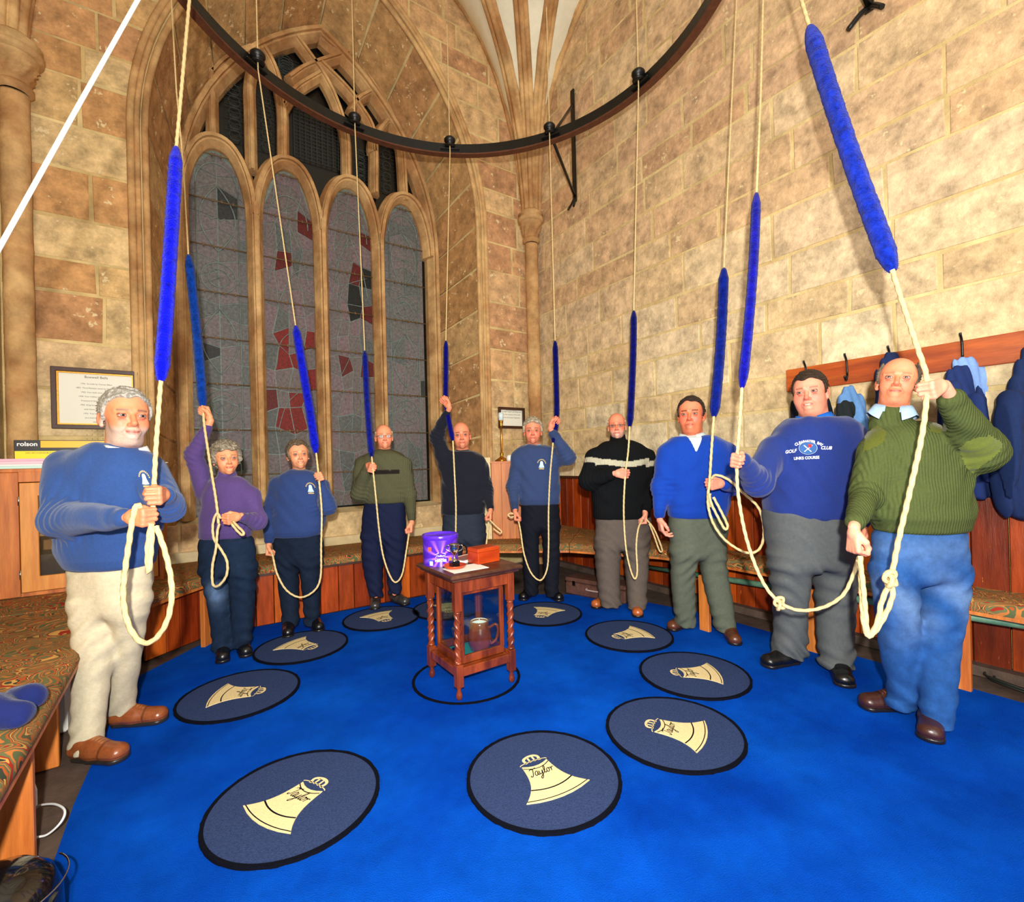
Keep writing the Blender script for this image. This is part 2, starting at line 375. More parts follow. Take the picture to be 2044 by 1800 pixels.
for z0, z1 in courses(1.1, 7.6, 9, (.25, .40)):
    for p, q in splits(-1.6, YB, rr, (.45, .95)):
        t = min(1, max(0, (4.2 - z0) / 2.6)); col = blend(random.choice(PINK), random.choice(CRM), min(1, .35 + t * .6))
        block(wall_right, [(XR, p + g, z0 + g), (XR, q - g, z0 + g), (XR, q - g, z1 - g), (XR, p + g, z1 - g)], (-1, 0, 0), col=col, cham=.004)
# reveal stones (soffit voussoirs and jambs)
NV = 26
for i in range(NV):
    t0, t1 = i / NV + .0012, (i + 1) / NV - .0012
    mb = MB(); P = []; Q = []
    for k in range(5):
        t = t0 + (t1 - t0) * k / 4
        if t0 < .5 < t1: pass
        o, q = arch_pt(t, OH, OS, OC, WC, SILL), arch_pt(t, IH, IS, IC, WI, SILL)
        s = .007
        cx, cz = WC, 3.2
        def inn(p, y): 
            d = Vector((cx - p[0], 0, cz - p[1])); d.normalize(); return Vector((p[0], y, p[1])) + d * s
        P.append(inn(o, YB + .02)); Q.append(inn(q, GY - .02))
    V = P + Q + [p - (Vector((cx, p.y, cz)) - p).normalized() * .04 for p in P + Q]
    Fs = [(k, k + 1, 5 + k + 1, 5 + k) for k in range(4)] + [(10 + k, 11 + k, k + 1, k) for k in range(4)] + [(0, 5, 15, 10), (4, 9, 19, 14)]
    mb.add(V, Fs); col = blend(random.choice(TAN), (168, 128, 80), .5)
    mb.out('stone', M_stone, wall_back, col=col)
sl = MB()      # sill slope in three stones
for a, b in ((-.30, .8), (.81, 1.95), (1.96, 3.14)):
    a2, b2 = WI + (a - WC) * IH / OH, WI + (b - WC) * IH / OH
    MB().add([(a, YB - .03, SILL), (b, YB - .03, SILL), (b2, GY + .05, .84), (a2, GY + .05, .84), (a, YB - .03, SILL - .09), (b, YB - .03, SILL - .09), (b2, GY + .05, .5), (a2, GY + .05, .5)],
             [(0, 1, 2, 3), (0, 4, 5, 1), (0, 3, 7, 4), (1, 5, 6, 2)]).out('sill_stone', M_limewash, wall_back)
# mouldings round the outer arch
def sweep_arch(offs, r, y, h=OH, zs=OS, c=OC, ctr=WC, z0=SILL, n=90):
    return [(lambda p: Vector((p[0], y, p[1])))(arch_pt(k / n, h + offs, zs, c, ctr, z0)) for k in range(n + 1)]
mo = MB()
for offs, r, y in ((-.0, .028, YB + .01), (.055, .022, YB - .012), (.1, .03, YB - .008)): mo.tube(sweep_arch(offs, r, y), r, 8)
mo.out('arch_moulding', M_stone_tr, wall_back)
# ------------------------------------------------------------------ vault fans at the two corners and their wall shafts
ZR = [4.55, 5.1, 5.6, 6.0, 6.4, 6.75, 7.05, 7.3, 7.5, 7.62]
RB = [.10, .17, .25, .36, .50, .68, .93, 1.3, 1.9, 2.6]        # along the window wall
RD = [.12, .20, .32, .50, .78, 1.2, 1.75, 2.4, 3.1, 3.7]       # diagonal
RS = [.10, .16, .24, .38, .62, 1.0, 1.5, 2.0, 2.3, 2.5]        # along the side wall
ceiling = MB().add([(XL, -1.6, ZT), (XR, -1.6, ZT), (XR, YB, ZT), (XL, YB, ZT)], [(3, 2, 1, 0)]).out('ceiling', M_plaster, kind='structure')
def fan(cx, sgn):
    """sgn -1: fan from the right corner, +1: from the left corner"""
    G = []
    K = 24
    for k in range(K + 1):
        f = k / K; ang = f * PI / 2; row = []
        for z, rb, rd, rs in zip(ZR, RB, RD, RS):
            r = (rb * (1 - 2 * f) ** 2 if f < .5 else rs * (2 * f - 1) ** 2) + rd * (1 - (2 * f - 1) ** 2)
            row.append(Vector((cx + sgn * r * math.cos(ang), YB - r * math.sin(ang), z)))
        G.append(row)
    return G
for cx, sgn in ((XR, -1), (XL, 1)):
    G = fan(cx, sgn); K = len(G) - 1
    V = [p for row in G for p in row]; m = len(ZR)
    MB().add(V, [(k * m + j, k * m + j + 1, (k + 1) * m + j + 1, (k + 1) * m + j) for k in range(K) for j in range(m - 1)], True).out('trim_1' if sgn < 0 else 'trim_2', M_plaster, kind='structure')
    vt = bpy.data.objects['trim_1' if sgn < 0 else 'trim_2']
    for k in (0, 8, 13, 18, 24):
        row = catmull(G[k], 5); outw = Vector((sgn, -1, 0)).normalized()
        mb = MB(); side = Vector((math.sin(k / K * PI / 2) * 1, math.cos(k / K * PI / 2) * (1 if sgn < 0 else -1), 0)) if 0 < k < 24 else (Vector((0, 0, 0)))
        if k == 0: side = Vector((0, 0, 0)); offd = Vector((0, -1, 0)); lat = Vector((sgn * .5, 0, -.5))
        elif k == 24: offd = Vector((sgn, 0, 0)); lat = Vector((0, -.5, -.5))
        else: offd = Vector((sgn * math.cos(k / K * PI / 2), -math.sin(k / K * PI / 2), -.35)).normalized(); lat = Vector((math.sin(k / K * PI / 2), sgn * math.cos(k / K * PI / 2), 0))
        w_ = .052 if 0 < k < 24 else .05
        mb.tube([p + offd * .05 for p in row], .034, 7)
        for s in (-1, 1):
            mb.tube([p + lat * (s * w_) + offd * .02 for p in row], .036, 7)
            mb.tube([p + lat * (s * w_ * .5) + offd * .045 for p in row], .015, 5)
        mb.out('rib', M_stone_tr, vt)
for cx, cy, nm, ps in ((3.86, 5.13, 'wall_shaft', 'right'), (-1.07, 5.14, 'wall_shaft', 'left')):
    t = thing(nm, 'round stone wall shaft with leaf capital in the corner ' + ('right of the window' if ps == 'right' else 'at the left picture edge'), 'column', (cx, cy, 0))
    r = .085
    MB().lathe([(r * 1.9, 0), (r * 1.9, .2), (r * 1.2, .3), (r, .36)] + [(r + (.003 if i % 3 == 0 else 0), .36 + i * .13) for i in range(1, 31)], (cx, cy, 0), 20).out('shaft', M_stone_tr, t)
    prof = [(r, 4.28), (r * 1.35, 4.30), (r * 1.35, 4.33), (r * 1.1, 4.35)]
    mb = MB().lathe(prof, (cx, cy, 0), 20)
    n1, n2 = 36, 12; V = []
    for j in range(n2 + 1):
        for k in range(n1):
            a = 2 * PI * k / n1; q = j / n2; rr_ = r * 1.1 + q * .055 + .022 * math.sin(a * 9 + j * 1.4) * math.sin(q * PI) * math.cos(j * 2.1)
            V.append((cx + rr_ * math.cos(a), cy + rr_ * math.sin(a), 4.35 + q * .2))
    mb.add(V, [(j * n1 + k, j * n1 + (k + 1) % n1, (j + 1) * n1 + (k + 1) % n1, (j + 1) * n1 + k) for j in range(n2) for k in range(n1)], True)
    mb.lathe([(r * 1.6, 4.55), (r * 2.0, 4.56), (r * 2.1, 4.6), (r * 1.7, 4.63), (r * 2.0, 4.66), (r * 1.2, 4.72), (0, 4.73)], (cx, cy, 0), 20)
    mb.out('capital', M_stone_tr, t)
# ------------------------------------------------------------------ the window
win = MB()
arcI = [arch_pt(k / 80, IH - .0, IS, IC, WI, .8) for k in range(81)]
win.add([(WI, GY + .12, .8)] + [(p[0], GY + .12, p[1]) for p in arcI], [(0, k, k + 1) for k in range(1, 81)])
window = win.out('window_1', M_dglass, kind='structure')
LC = [WI - .035 + (i - 1.5) * .712 for i in range(4)]; LW = .285; LS, LA = 4.18, 4.85; LB = .86
def head(x, c, hw=LW, rise=LA - LS, zs=LS):
    q = min(1, abs(x - c) / hw); return zs + rise * (1 - q ** 2.3) ** (1 / 1.75)
# frame: stone bars (mullions, light heads, tracery)
def bar(pts, wd=.10, dp=.16, y=GY, name='mullion', chm=.35):
    """stone bar of chamfered section along pts (x,z) in the window plane"""
    pts = [Vector((p[0], p[1])) for p in pts]; V = []; m = len(pts)
    for i, p in enumerate(pts):
        t = (pts[min(i + 1, m - 1)] - pts[max(i - 1, 0)]).normalized(); nn = Vector((-t.y, t.x))
        sec = [(-.5, .5), (-.5, .1), (-.22, -.32), (-.12, -.34), (-.12, -.5), (.12, -.5), (.12, -.34), (.22, -.32), (.5, .1), (.5, .5)]
        for a, b in sec: q = p + nn * (a * wd); V.append((q.x, y + b * dp, q.y))
    k = 10; Fs = [(i * k + j, i * k + (j + 1) % k, (i + 1) * k + (j + 1) % k, (i + 1) * k + j) for i in range(m - 1) for j in range(k)] + [tuple(range(k)), tuple((m - 1) * k + j for j in range(k - 1, -1, -1))]
    return MB().add(V, Fs).out(name, M_stone_tr, window)
bar([arch_pt(k / 60, IH - .07, IS, IC, WI, .82) for k in range(61)], .17, .24, GY, 'window_arch')
for i in range(3): x = (LC[i] + LC[i + 1]) / 2; bar([(x, .82), (x, 2.2), (x, 3.3), (x, LS + .12)], .165, .28)
for c in LC:
    bar([(c + LW * math.cos(a) * 1.13, 0) for a in ()] or [(x_, head(x_, c, LW + .06, LA - LS + .075, LS)) for x_ in [c - (LW + .06) * math.cos(PI * k / 24) for k in range(25)]], .15, .24, GY, 'light_head')
def wpx(L, k=1.0): 
    out = []
    for u, v in L: p = bk(u, v, GY); out.append((p.x, p.z))
    return out
def cm2(P, n=5): return [(q.x, q.z) for q in catmull([Vector((a, 0, b)) for a, b in P], n)]
TR = [[(424, 250), (423, 190), (422, 130)], [(502, 318), (500, 230), (500, 160), (520, 90)], [(566, 300), (564, 210), (548, 140), (520, 90)],
      [(693, 335), (690, 270), (668, 200), (637, 143), (590, 78)], [(577, 160), (605, 140), (637, 127), (697, 108)],
      [(566, 215), (590, 180), (637, 150)], [(700, 225), (716, 200), (747, 183)], [(748, 367), (745, 270), (716, 215), (690, 180), (640, 130)],
      [(807, 382), (800, 290), (780, 235), (755, 190), (705, 112)], [(424, 150), (445, 128), (470, 112), (500, 100)], [(745, 285), (757, 262), (772, 245)],
      [(640, 78), (665, 100), (690, 118)]]
for P in TR:
    W_ = wpx(P)
    if P[0][1] > 240: W_ = [(W_[0][0], W_[0][1] - .14)] + W_
    bar(cm2(W_), .125, .17, GY, 'tracery_bar')
# glazing of the four lights: leaded panes over a lead plate, saddle bars in front
prs = random.Random(11)
for li, c in enumerate(LC):
    hw = LW - .01
    N_ = 24; xs = [c - hw + 2 * hw * k / N_ for k in range(N_ + 1)]
    mb = MB(); V = [(x, GY + .075, LB) for x in xs] + [(x, GY + .075, head(x, c) - .0) for x in xs]
    mb.add(V, [(k, k + 1, N_ + 2 + k, N_ + 1 + k) for k in range(N_)]).out('lead_plate', M_lead, window)
    nz = 17; dz = (LA - LB) / nz; gx = [-1, -.66, -.12, .3, .72, 1] if li in (1, 2) else [-1, -.72, -.05, .05, .72, 1]
    gx = [-1, -.55, 0, .5, 1] if li in (1, 2) else [-1, -.72, 0, .72, 1]
    def node(i, j):
        jx = 0 if i in (0, len(gx) - 1) else prs2[(i, j)][0]; jz = 0 if j in (0,) else prs2[(i, j)][1]
        return c + hw * (gx[i] + jx), LB + dz * j + jz
    amp = (.16, .07) if li in (1, 2) else (.0, .0)
    prs2 = {(i, j): (prs.uniform(-amp[0], amp[0]), prs.uniform(-amp[1], amp[1])) for i in range(len(gx)) for j in range(nz + 1)}
    if li in (0, 3):       # the outer lights: lozenges in the middle bays
        for j in range(nz + 1):
            for i in (1, 3): prs2[(i, j)] = (0, 0)
            prs2[(2, j)] = (0, (.09 if j % 2 else -.05))
    for j in range(nz):
        for i in range(len(gx) - 1):
            P = [node(i, j), node(i + 1, j), node(i + 1, j + 1), node(i, j + 1)]
            lim = [min(z, head(x, c) - .012) for x, z in P]
            if max(lim) - min(lim) < .03 or lim[2] + lim[3] - lim[0] - lim[1] < .06: continue
            P = [(x, z) for (x, _), z in zip(P, lim)]
            cxp = sum(p[0] for p in P) / 4; czp = sum(p[1] for p in P) / 4
            P = [(cxp + (x - cxp) * (1 - .005 / max(abs(x - cxp), .02)), czp + (z - czp) * (1 - .005 / max(abs(z - czp), .02))) for x, z in P]
            q = prs.random()
            col = (112, 104, 102) if q < .5 else (122, 106, 108) if q < .8 else (94, 98, 95)
            if li == 1 and 1.9 < czp < 3.0 and i in (1, 2, 3) and q > .45: col = (122, 30, 22)
            elif li in (1, 2) and q > .92: col = (96, 30, 26)
            elif li in (0, 3) and q > .955: col = (24, 22, 22)
            elif li == 2 and q > .86: col = (30, 32, 30)
            if li in (0, 3): col = blend(col, (116, 124, 120), .35)
            mb = MB(); y0 = GY + .068 - prs.uniform(0, .004)
            V = [(x, GY + .078, z) for x, z in P] + [(x, y0 + prs.uniform(-.0015, .0015), z) for x, z in P]
            mb.add(V, [(4, 5, 6, 7), (0, 1, 5, 4), (1, 2, 6, 5), (2, 3, 7, 6), (3, 0, 4, 7)]).out('pane', M_pane, window, col=col)
    # lead outlines: medallions and pointed ovals in the outer lights, canopies in the middle ones
    mb = MB(); y = GY + .058
    if li in (0, 3):
        for s in (-1, 1): mb.tube([(c + s * hw * .72, y, LB), (c + s * hw * .72, y, 2.6), (c + s * hw * .72, y, 4.45)], .007, 5)
        mb.tube([(c + hw * .72 * math.cos(a), y, 4.45 + .26 * math.sin(a)) for a in [PI * k / 14 for k in range(15)]], .007, 5)
        for zc, kind in ((4.1, 'v'), (3.45, 'o'), (2.75, 'v'), (2.05, 'o'), (1.35, 'v')):
            if kind == 'o':
                for r_ in (.165, .1): mb.tube([(c + r_ * math.cos(2 * PI * k / 24), y, zc + r_ * math.sin(2 * PI * k / 24)) for k in range(25)], .006, 5)
                for a in range(4): mb.tube([(c + .165 * math.cos(a * PI / 2 + b), y, zc + .165 * math.sin(a * PI / 2 + b)) if e else (c + .0, y, zc) for b, e in ((.5, 1), (0, 0))] , .004, 4)
            else:
                for s in (-1, 1): mb.tube([(c + s * .17 * math.sin(PI * k / 16) ** .9, y, zc - .36 + .72 * k / 16) for k in range(17)], .007, 5)
                mb.tube([(c - .12 + .24 * k / 8, y, zc + .02 * math.sin(k * 2.2)) for k in range(9)], .005, 4)
    else:
        for k in range(5): mb.tube(catmull([(c - hw * .9 + prs.random() * hw * .6, y, 1. + k * .75), (c + prs.uniform(-.1, .1), y, 1.35 + k * .75), (c + hw * .3 + prs.random() * hw * .5, y, 1.6 + k * .72)], 5), .005, 4)
        mb.tube([(c + hw * .8 * math.cos(a), y, 4.2 + .36 * math.sin(a)) for a in [PI * k / 14 for k in range(15)]], .006, 5)
        for s in (-1, 1): mb.tube(catmull([(c + s * hw * .8, y, 3.5), (c + s * hw * .5, y, 3.9), (c, y, 4.25)], 6), .006, 5)
    mb.out('lead_line', M_lead, window)
    for z in [LB + .42 + .5 * k for k in range(8)]:
        mb = MB().tube([(c - hw - .02, GY + .03, z), (c, GY + .03, z), (c + hw + .02, GY + .03, z)], .0065, 6)
        for s in (-.5, -.15, .15, .55): mb.box((c + s * hw, GY + .03, z), (.012, .02, .03))
        mb.out('saddle_bar', M_bar, window)
# lattice of the wide tracery panel and fine leads in the dark ones
mb = MB(); y = GY + .08
def gridlead(u0, v0, u1, v1, nx, nz, diag=False):
    a, b = bk(u0, v0, GY), bk(u1, v1, GY)
    for i in range(nx + 1): x = a.x + (b.x - a.x) * i / nx; mb.tube([(x, y, a.z), (x, y, b.z)], .004, 4)
    for j in range(nz + 1): z = a.z + (b.z - a.z) * j / nz; mb.tube([(a.x, y, z), (b.x, y, z)], .004, 4)
gridlead(588, 200, 690, 335, 9, 14)
for u0, v0, u1, v1 in ((446, 150, 492, 280), (514, 170, 553, 300), (712, 290, 738, 360), (760, 262, 792, 385), (545, 100, 600, 150)):
    a, b = bk(u0, v0, GY), bk(u1, v1, GY)
    for k in range(5):
        zc = a.z + (b.z - a.z) * (k + .5) / 5; xc = (a.x + b.x) / 2; r_ = abs(b.x - a.x) * .28
        mb.tube([(xc + r_ * math.cos(2 * PI * q / 10), y, zc + r_ * math.sin(2 * PI * q / 10)) for q in range(11)], .004, 4)
        for e in range(3): z = zc + (e - 1) * .05; mb.tube([(a.x, y, z), (b.x, y, z)], .003, 4)
mb.out('lead_line', mat('dim_lead', (52, 62, 60), rough=.7), window)
# ------------------------------------------------------------------ carpet, dado, benches
CF = [(-.50, -1.5), (-.50, 2.6), (-.36, 3.9), (.02, 4.36), (.42, 4.56), (2.0, 4.53), (2.35, 4.3), (2.66, 4.02), (3.1, 3.66), (3.5, 3.0), (3.62, 2.5), (3.62, -1.5)]
MB().prism([(x, y, -.008) for x, y in [(-.42, -1.5)] + [(-.42, 2.6)] + CF[2:]], (0, 0, 0), (0, 0, .02)).out('carpet', M_carpet, label='bright blue fitted carpet covering the ringing chamber floor', cat='carpet')
OAKC = [(172, 68, 16), (138, 48, 12), (190, 82, 20), (116, 42, 14), (156, 62, 16), (204, 96, 26)]
dado = thing('wood_panelling', 'reddish brown boarded dado along the right stone wall', 'panelling', (XR, 2, 0), kind='structure')
dado.name = 'trim_3'; del dado['category']; del dado['label']
r_ = random.Random(4); y = -1.5
while y < YB - .08:
    wdt = r_.uniform(.10, .17); y2 = min(y + wdt, YB - .02)
    MB().box((XR - .022 - r_.uniform(0, .004), (y + y2) / 2, .59), (.03, y2 - y - .006, 1.08), bev=.004).out('plank', M_oak, dado, col=random.choice(OAKC)); y = y2
MB().box((XR - .028, 1.8, 1.14), (.05, 6.9, .035), bev=.006).out('dado_rail', M_dark, dado)
y = YB; x = 2.9
MB().box((XR - .06, 1.8, .03), (.1, 6.9, .06)).out('plinth', M_floorb, dado)
def off_poly(P, d):
    return P
def bench(name, label, front, back, legs=(), panel=None, pan_in=.05, apron=True, cush_t=.05, lead=.05, seatmat=M_pine, group=None):
    """front/back: lists of (x,y) of equal length; seat board, cushion, legs, boarded front"""
    c0 = front[len(front) // 2]; t = thing(name, label, 'bench', (c0[0], c0[1], 0), group=group)
    poly = [(x, y, .435) for x, y in front] + [(x, y, .435) for x, y in back[::-1]]
    MB().prism(poly, (0, 0, 0), (0, 0, .03)).out('seat_board', seatmat, t)
    # cushion: rounded edge strip
    m = len(front); K = [(0, -.012), (-.008, .01), (-.004, .035), (.012, .05), (.04, .056), (.5, .058), (1, .05)]
    V = []
    for i in range(m):
        f, b = Vector((*front[i], 0)), Vector((*back[i], 0)); d = b - f; L = d.length; dn = d / L
        for a, z in K:
            q = f + dn * (a if a < .1 else a * L); V.append((q.x, q.y, .467 + z + (random.uniform(-.003, .003) if a > .03 else 0)))
    k = len(K); mb = MB().add(V, [(i * k + j, i * k + j + 1, (i + 1) * k + j + 1, (i + 1) * k + j) for i in range(m - 1) for j in range(k - 1)], True)
    for i in (0, m - 1): mb.add([V[i * k + j] for j in range(k)], [tuple(range(k))])
    mb.out('cushion', M_cush, t)
    for lx, ly, ang in legs:
        MB().box((lx, ly, .217), (.035, .085, .434), Z(ang), bev=.004).out('leg', M_pine, t)
    if panel:
        r_ = random.Random(len(label))
        for (a, b) in zip(panel[:-1], panel[1:]):
            a, b = Vector((*a, 0)), Vector((*b, 0)); L = (b - a).length; dn = (b - a) / L; s = 0; ang = math.atan2(dn.y, dn.x)
            while s < L - .01:
                w_ = min(r_.uniform(.10, .16), L - s)
                if L - s - w_ < .05: w_ = L - s
                c_ = a + dn * (s + w_ / 2); MB().box((c_.x, c_.y, .222), (w_ - .006, .022, .424), Z(ang), bev=.003).out('plank', M_oak, t, col=random.choice(OAKC)); s += w_
    return t
bench('cushioned_bench', 'long deep bench with paisley cushion beside the man in beige trousers', [(-.45, -1.4), (-.45, 1), (-.45, 2.2), (-.46, 3.2), (-.3, 3.9)], [(-1.17, -1.4), (-1.17, 1), (-1.17, 2.2), (-1.17, 3.2), (-1.17, 4.0)],
      legs=[(fl(70, 1728).x - .04, fl(70, 1728).y, PI / 2), (fl(118, 1527).x - .04, fl(118, 1527).y, PI / 2), (-.5, -.2, PI / 2)])
bench('cushioned_bench', 'angled corner bench behind the woman in the purple top', [(-.295, 3.91), (-.14, 4.14), (.08, 4.40), (.3, 4.53)], [(-1.17, 4.02), (-1.17, 5.22), (-.3, 5.22), (.3, 5.22)],
      legs=[(.07, 4.33, -.6)], panel=[(-.3, 4.25), (.02, 4.52), (.3, 4.6)])
bench('cushioned_bench', 'straight bench with boarded front under the stained glass window', [(.305, 4.535), (1.1, 4.53), (1.98, 4.52)], [(.305, 5.22), (1.1, 5.22), (1.98, 5.22)],
      panel=[(.305, 4.58), (1.98, 4.58)], seatmat=M_dark)
bench('cushioned_bench', 'corner bench under the brass candlestick, behind the table', [(1.985, 4.52), (2.35, 4.27), (2.66, 3.98), (3.1, 3.62)], [(1.985, 5.22), (2.8, 5.22), (3.97, 5.22), (3.97, 4.4)],
      panel=[(1.985, 4.62), (2.38, 4.4)])
bench('cushioned_bench', 'long bench with cushion under the coat rail on the right wall', [(3.105, 3.615), (3.32, 3.2), (3.5, 2.85), (3.6, 2.4), (3.6, 1), (3.6, -1.4)], [(3.97, 4.39), (3.97, 3.6), (3.97, 2.9), (3.97, 2.4), (3.97, 1), (3.97, -1.4)],
      legs=[(fl(1405, 1262).x + .02, fl(1405, 1262).y, 0), (fl(1622, 1305).x + .02, fl(1622, 1305).y, 0), (fl(1918, 1380).x + .02, fl(1918, 1380).y, 0), (3.62, .5, 0)])
# green pipe under the right bench
a, b = rw(1286, 1131, 3.86), rw(2040, 1246, 3.75)
d = (b - a); MB().tube([a, a + d * .5, b + d * .8], .024, 14).out('heating_pipe', M_pipe, label='pale green heating pipe running under the right-hand bench', cat='pipe')
#%%OBJECTS
# ------------------------------------------------------------------ round mats with bells
def strokes():
    S = []
    S.append([(0, .82), (.12, .95), (.3, .9), (.55, .95), (.72, 1.0)]); S.append([(.42, .93), (.36, .6), (.28, .2), (.14, .02), (.02, .08), (.06, .2)])
    def a(x): return [[(x + .34, .48), (x + .2, .55), (x + .06, .4), (x + .03, .15), (x + .12, .02), (x + .26, .12), (x + .34, .45), (x + .32, .12), (x + .4, .02), (x + .5, .15)]]
    S += a(.48)
    S.append([(.96, .5), (.98, .2), (1.08, .03), (1.22, .15), (1.32, .5), (1.28, .05), (1.18, -.35), (1.04, -.5), (.98, -.35), (1.2, -.1), (1.45, .1)])
    S.append([(1.45, .1), (1.62, .5), (1.66, .88), (1.58, .95), (1.52, .7), (1.52, .2), (1.62, .02), (1.74, .15)])
    S.append([(1.95, .5), (1.82, .42), (1.78, .18), (1.88, .02), (2.02, .1), (2.06, .35), (1.96, .5), (2.1, .42), (2.22, .45)])
    S.append([(2.25, .5), (2.28, .2), (2.27, .02), (2.3, .3), (2.42, .48), (2.55, .42)])
    return S
def ribbon(mb, P, w_, z, M):
    P = catmull([Vector((x, y, 0)) for x, y in P], 4)
    V = []
    for i, p in enumerate(P):
        t = (P[min(i + 1, len(P) - 1)] - P[max(i - 1, 0)]); t = t.normalized() if t.length else Vector((1, 0, 0)); nn = Vector((-t.y, t.x, 0))
        V += [M @ (p + nn * w_), M @ (p - nn * w_)]
    mb.add([Vector((v.x, v.y, z)) for v in V], [(2 * i, 2 * i + 1, 2 * i + 3, 2 * i + 2) for i in range(len(P) - 1)])
def bell_half(t):      # t 0 top .. 1 mouth; returns half width in bell units
    return .52 + .12 * t + .62 * t ** 3.2
MC = Vector((1.42, 2.68, 0))
MATP = [(590, 1605, 'nearest mat on the left, below the woman in purple'), (1085, 1555, 'nearest mat in the middle foreground'), (1345, 1465, 'large mat in front of the man with elbow patches'), (1385, 1350, 'mat in front of the man in grey trousers'),
        (1255, 1272, 'mat in front of the man in the V-neck pullover'), (1087, 1228, 'mat at the feet of the curly grey haired man'), (895, 1218, 'mat half hidden behind the glass-sided table'), (762, 1237, 'mat at the feet of the man in the olive jumper'),
        (603, 1294, 'mat in front of the woman in the blue sweatshirt'), (480, 1390, 'mat in front of the woman in the purple top')]
def pancake(mb, c, r0, r1, z0, z1, n=72, jit=0.):
    V = []
    for k in range(n):
        a = 2 * PI * k / n; j = random.uniform(-jit, jit)
        for r, z in ((r1 + j, z0), (r1 + j, z1), (r0, z1), (r0, z0)): V.append((c[0] + r * math.cos(a), c[1] + r * math.sin(a), z))
    mb.add(V, [(4 * k + q, 4 * ((k + 1) % n) + q, 4 * ((k + 1) % n) + (q + 1) % 4, 4 * k + (q + 1) % 4) for k in range(n) for q in range(4)])
for i, (u, v, ds) in enumerate(MATP):
    p = fl(u, v); t = thing('bell_mat', 'round navy bell mat, ' + ds, 'mat', (p.x, p.y, .012), group='round bell mats')
    t.rotation_euler = (0, 0, math.atan2(MC.y - p.y, MC.x - p.x) - PI / 2 + random.uniform(-.08, .08))
    R = .325
    n = 64; V = [(0, 0, .009)] + [(R * .97 * math.cos(2 * PI * k / n), R * .97 * math.sin(2 * PI * k / n), .009) for k in range(n)]
    MB().add(V, [(0, 1 + k, 1 + (k + 1) % n) for k in range(n)]).out('mat_surface', M_mat, t, fix=False)
    mb = MB(); pancake(mb, (0, 0), R * .955, R, 0, .012, 96, .002); 
    for k in range(130): 
        a = random.uniform(0, 2 * PI); L = random.uniform(.004, .014); mb.add([((R - .005) * math.cos(a), (R - .005) * math.sin(a), .008), ((R - .005) * math.cos(a + .006), (R - .005) * math.sin(a + .006), .008), ((R + L) * math.cos(a + .02), (R + L) * math.sin(a + .02), .004)], [(0, 1, 2)])
    mb.out('mat_edging', M_matedge, t, fix=False)
    s = .118; T = []; z0_ = -.12
    prof = [bell_half(k / 14) for k in range(15)]; L_ = [(-w_ * s, (1 - k / 14) * .205 - .125) for k, w_ in enumerate(prof)]
    mouth = [(x * prof[-1] * s, -.125 - .028 * (1 - x * x)) for x in [-.66, -.33, 0, .33, .66]]
    topc = [(x * prof[0] * s, .08 - .018 * (1 - x * x)) for x in [.6, .2, -.2, -.6]]
    outline = L_ + mouth + [(-x, y) for x, y in L_[::-1]] + topc
    bl = MB(); bl.prism([(x, y, .0092) for x, y in outline], (0, 0, 0), (0, 0, .003)); 
    bl.out('bell_motif', M_cream, t, fix=False)
    bl = MB()      # crown loops and the rim of the bell's shoulder
    for P in ([(-.03, .09), (-.034, .118), (-.01, .132), (.018, .132), (.036, .118), (.032, .09)],): ribbon(bl, P, .0065, .0118, Matrix.Identity(3))
    for x in (-.011, .012): ribbon(bl, [(x, .092), (x, .128)], .0045, .0118, Matrix.Identity(3))
    ribbon(bl, [(math.cos(a) * .066, .086 + math.sin(a) * .012) for a in [PI * k / 8 - .0 for k in range(9)]], .0022, .0118, Matrix.Identity(3))
    bl.out('crown_motif', M_cream, t, fix=False)
    bl = MB()
    for t_ in (.07, .72, .97):
        hw_ = bell_half(t_) * s; yy = (1 - t_) * .205 - .125
        ribbon(bl, [(x * hw_, yy - .022 * (1 - x * x)) for x in (-1, -.6, -.2, .2, .6, 1)], .0022 if t_ != .72 else .0032, .0127, Matrix.Identity(3))
    Mx = Matrix(((.044, .012, 0), (0, .05, 0), (0, 0, 1)))
    for st in strokes(): ribbon(bl, [((x - 1.3) , (y + .0)) for x, y in st], .045, .0129, Mx)
    bl.out('bell_lettering', M_matedge, t, fix=False)
p = fl(936, 1362); mb = MB(); pancake(mb, (MC.x - .02, MC.y - .04), .318, .335, .0122, .018, 96, .0015)
mb.out('floor_ring', M_matedge, label='black edging ring let into the carpet under the glass-sided table', cat='carpet trim')
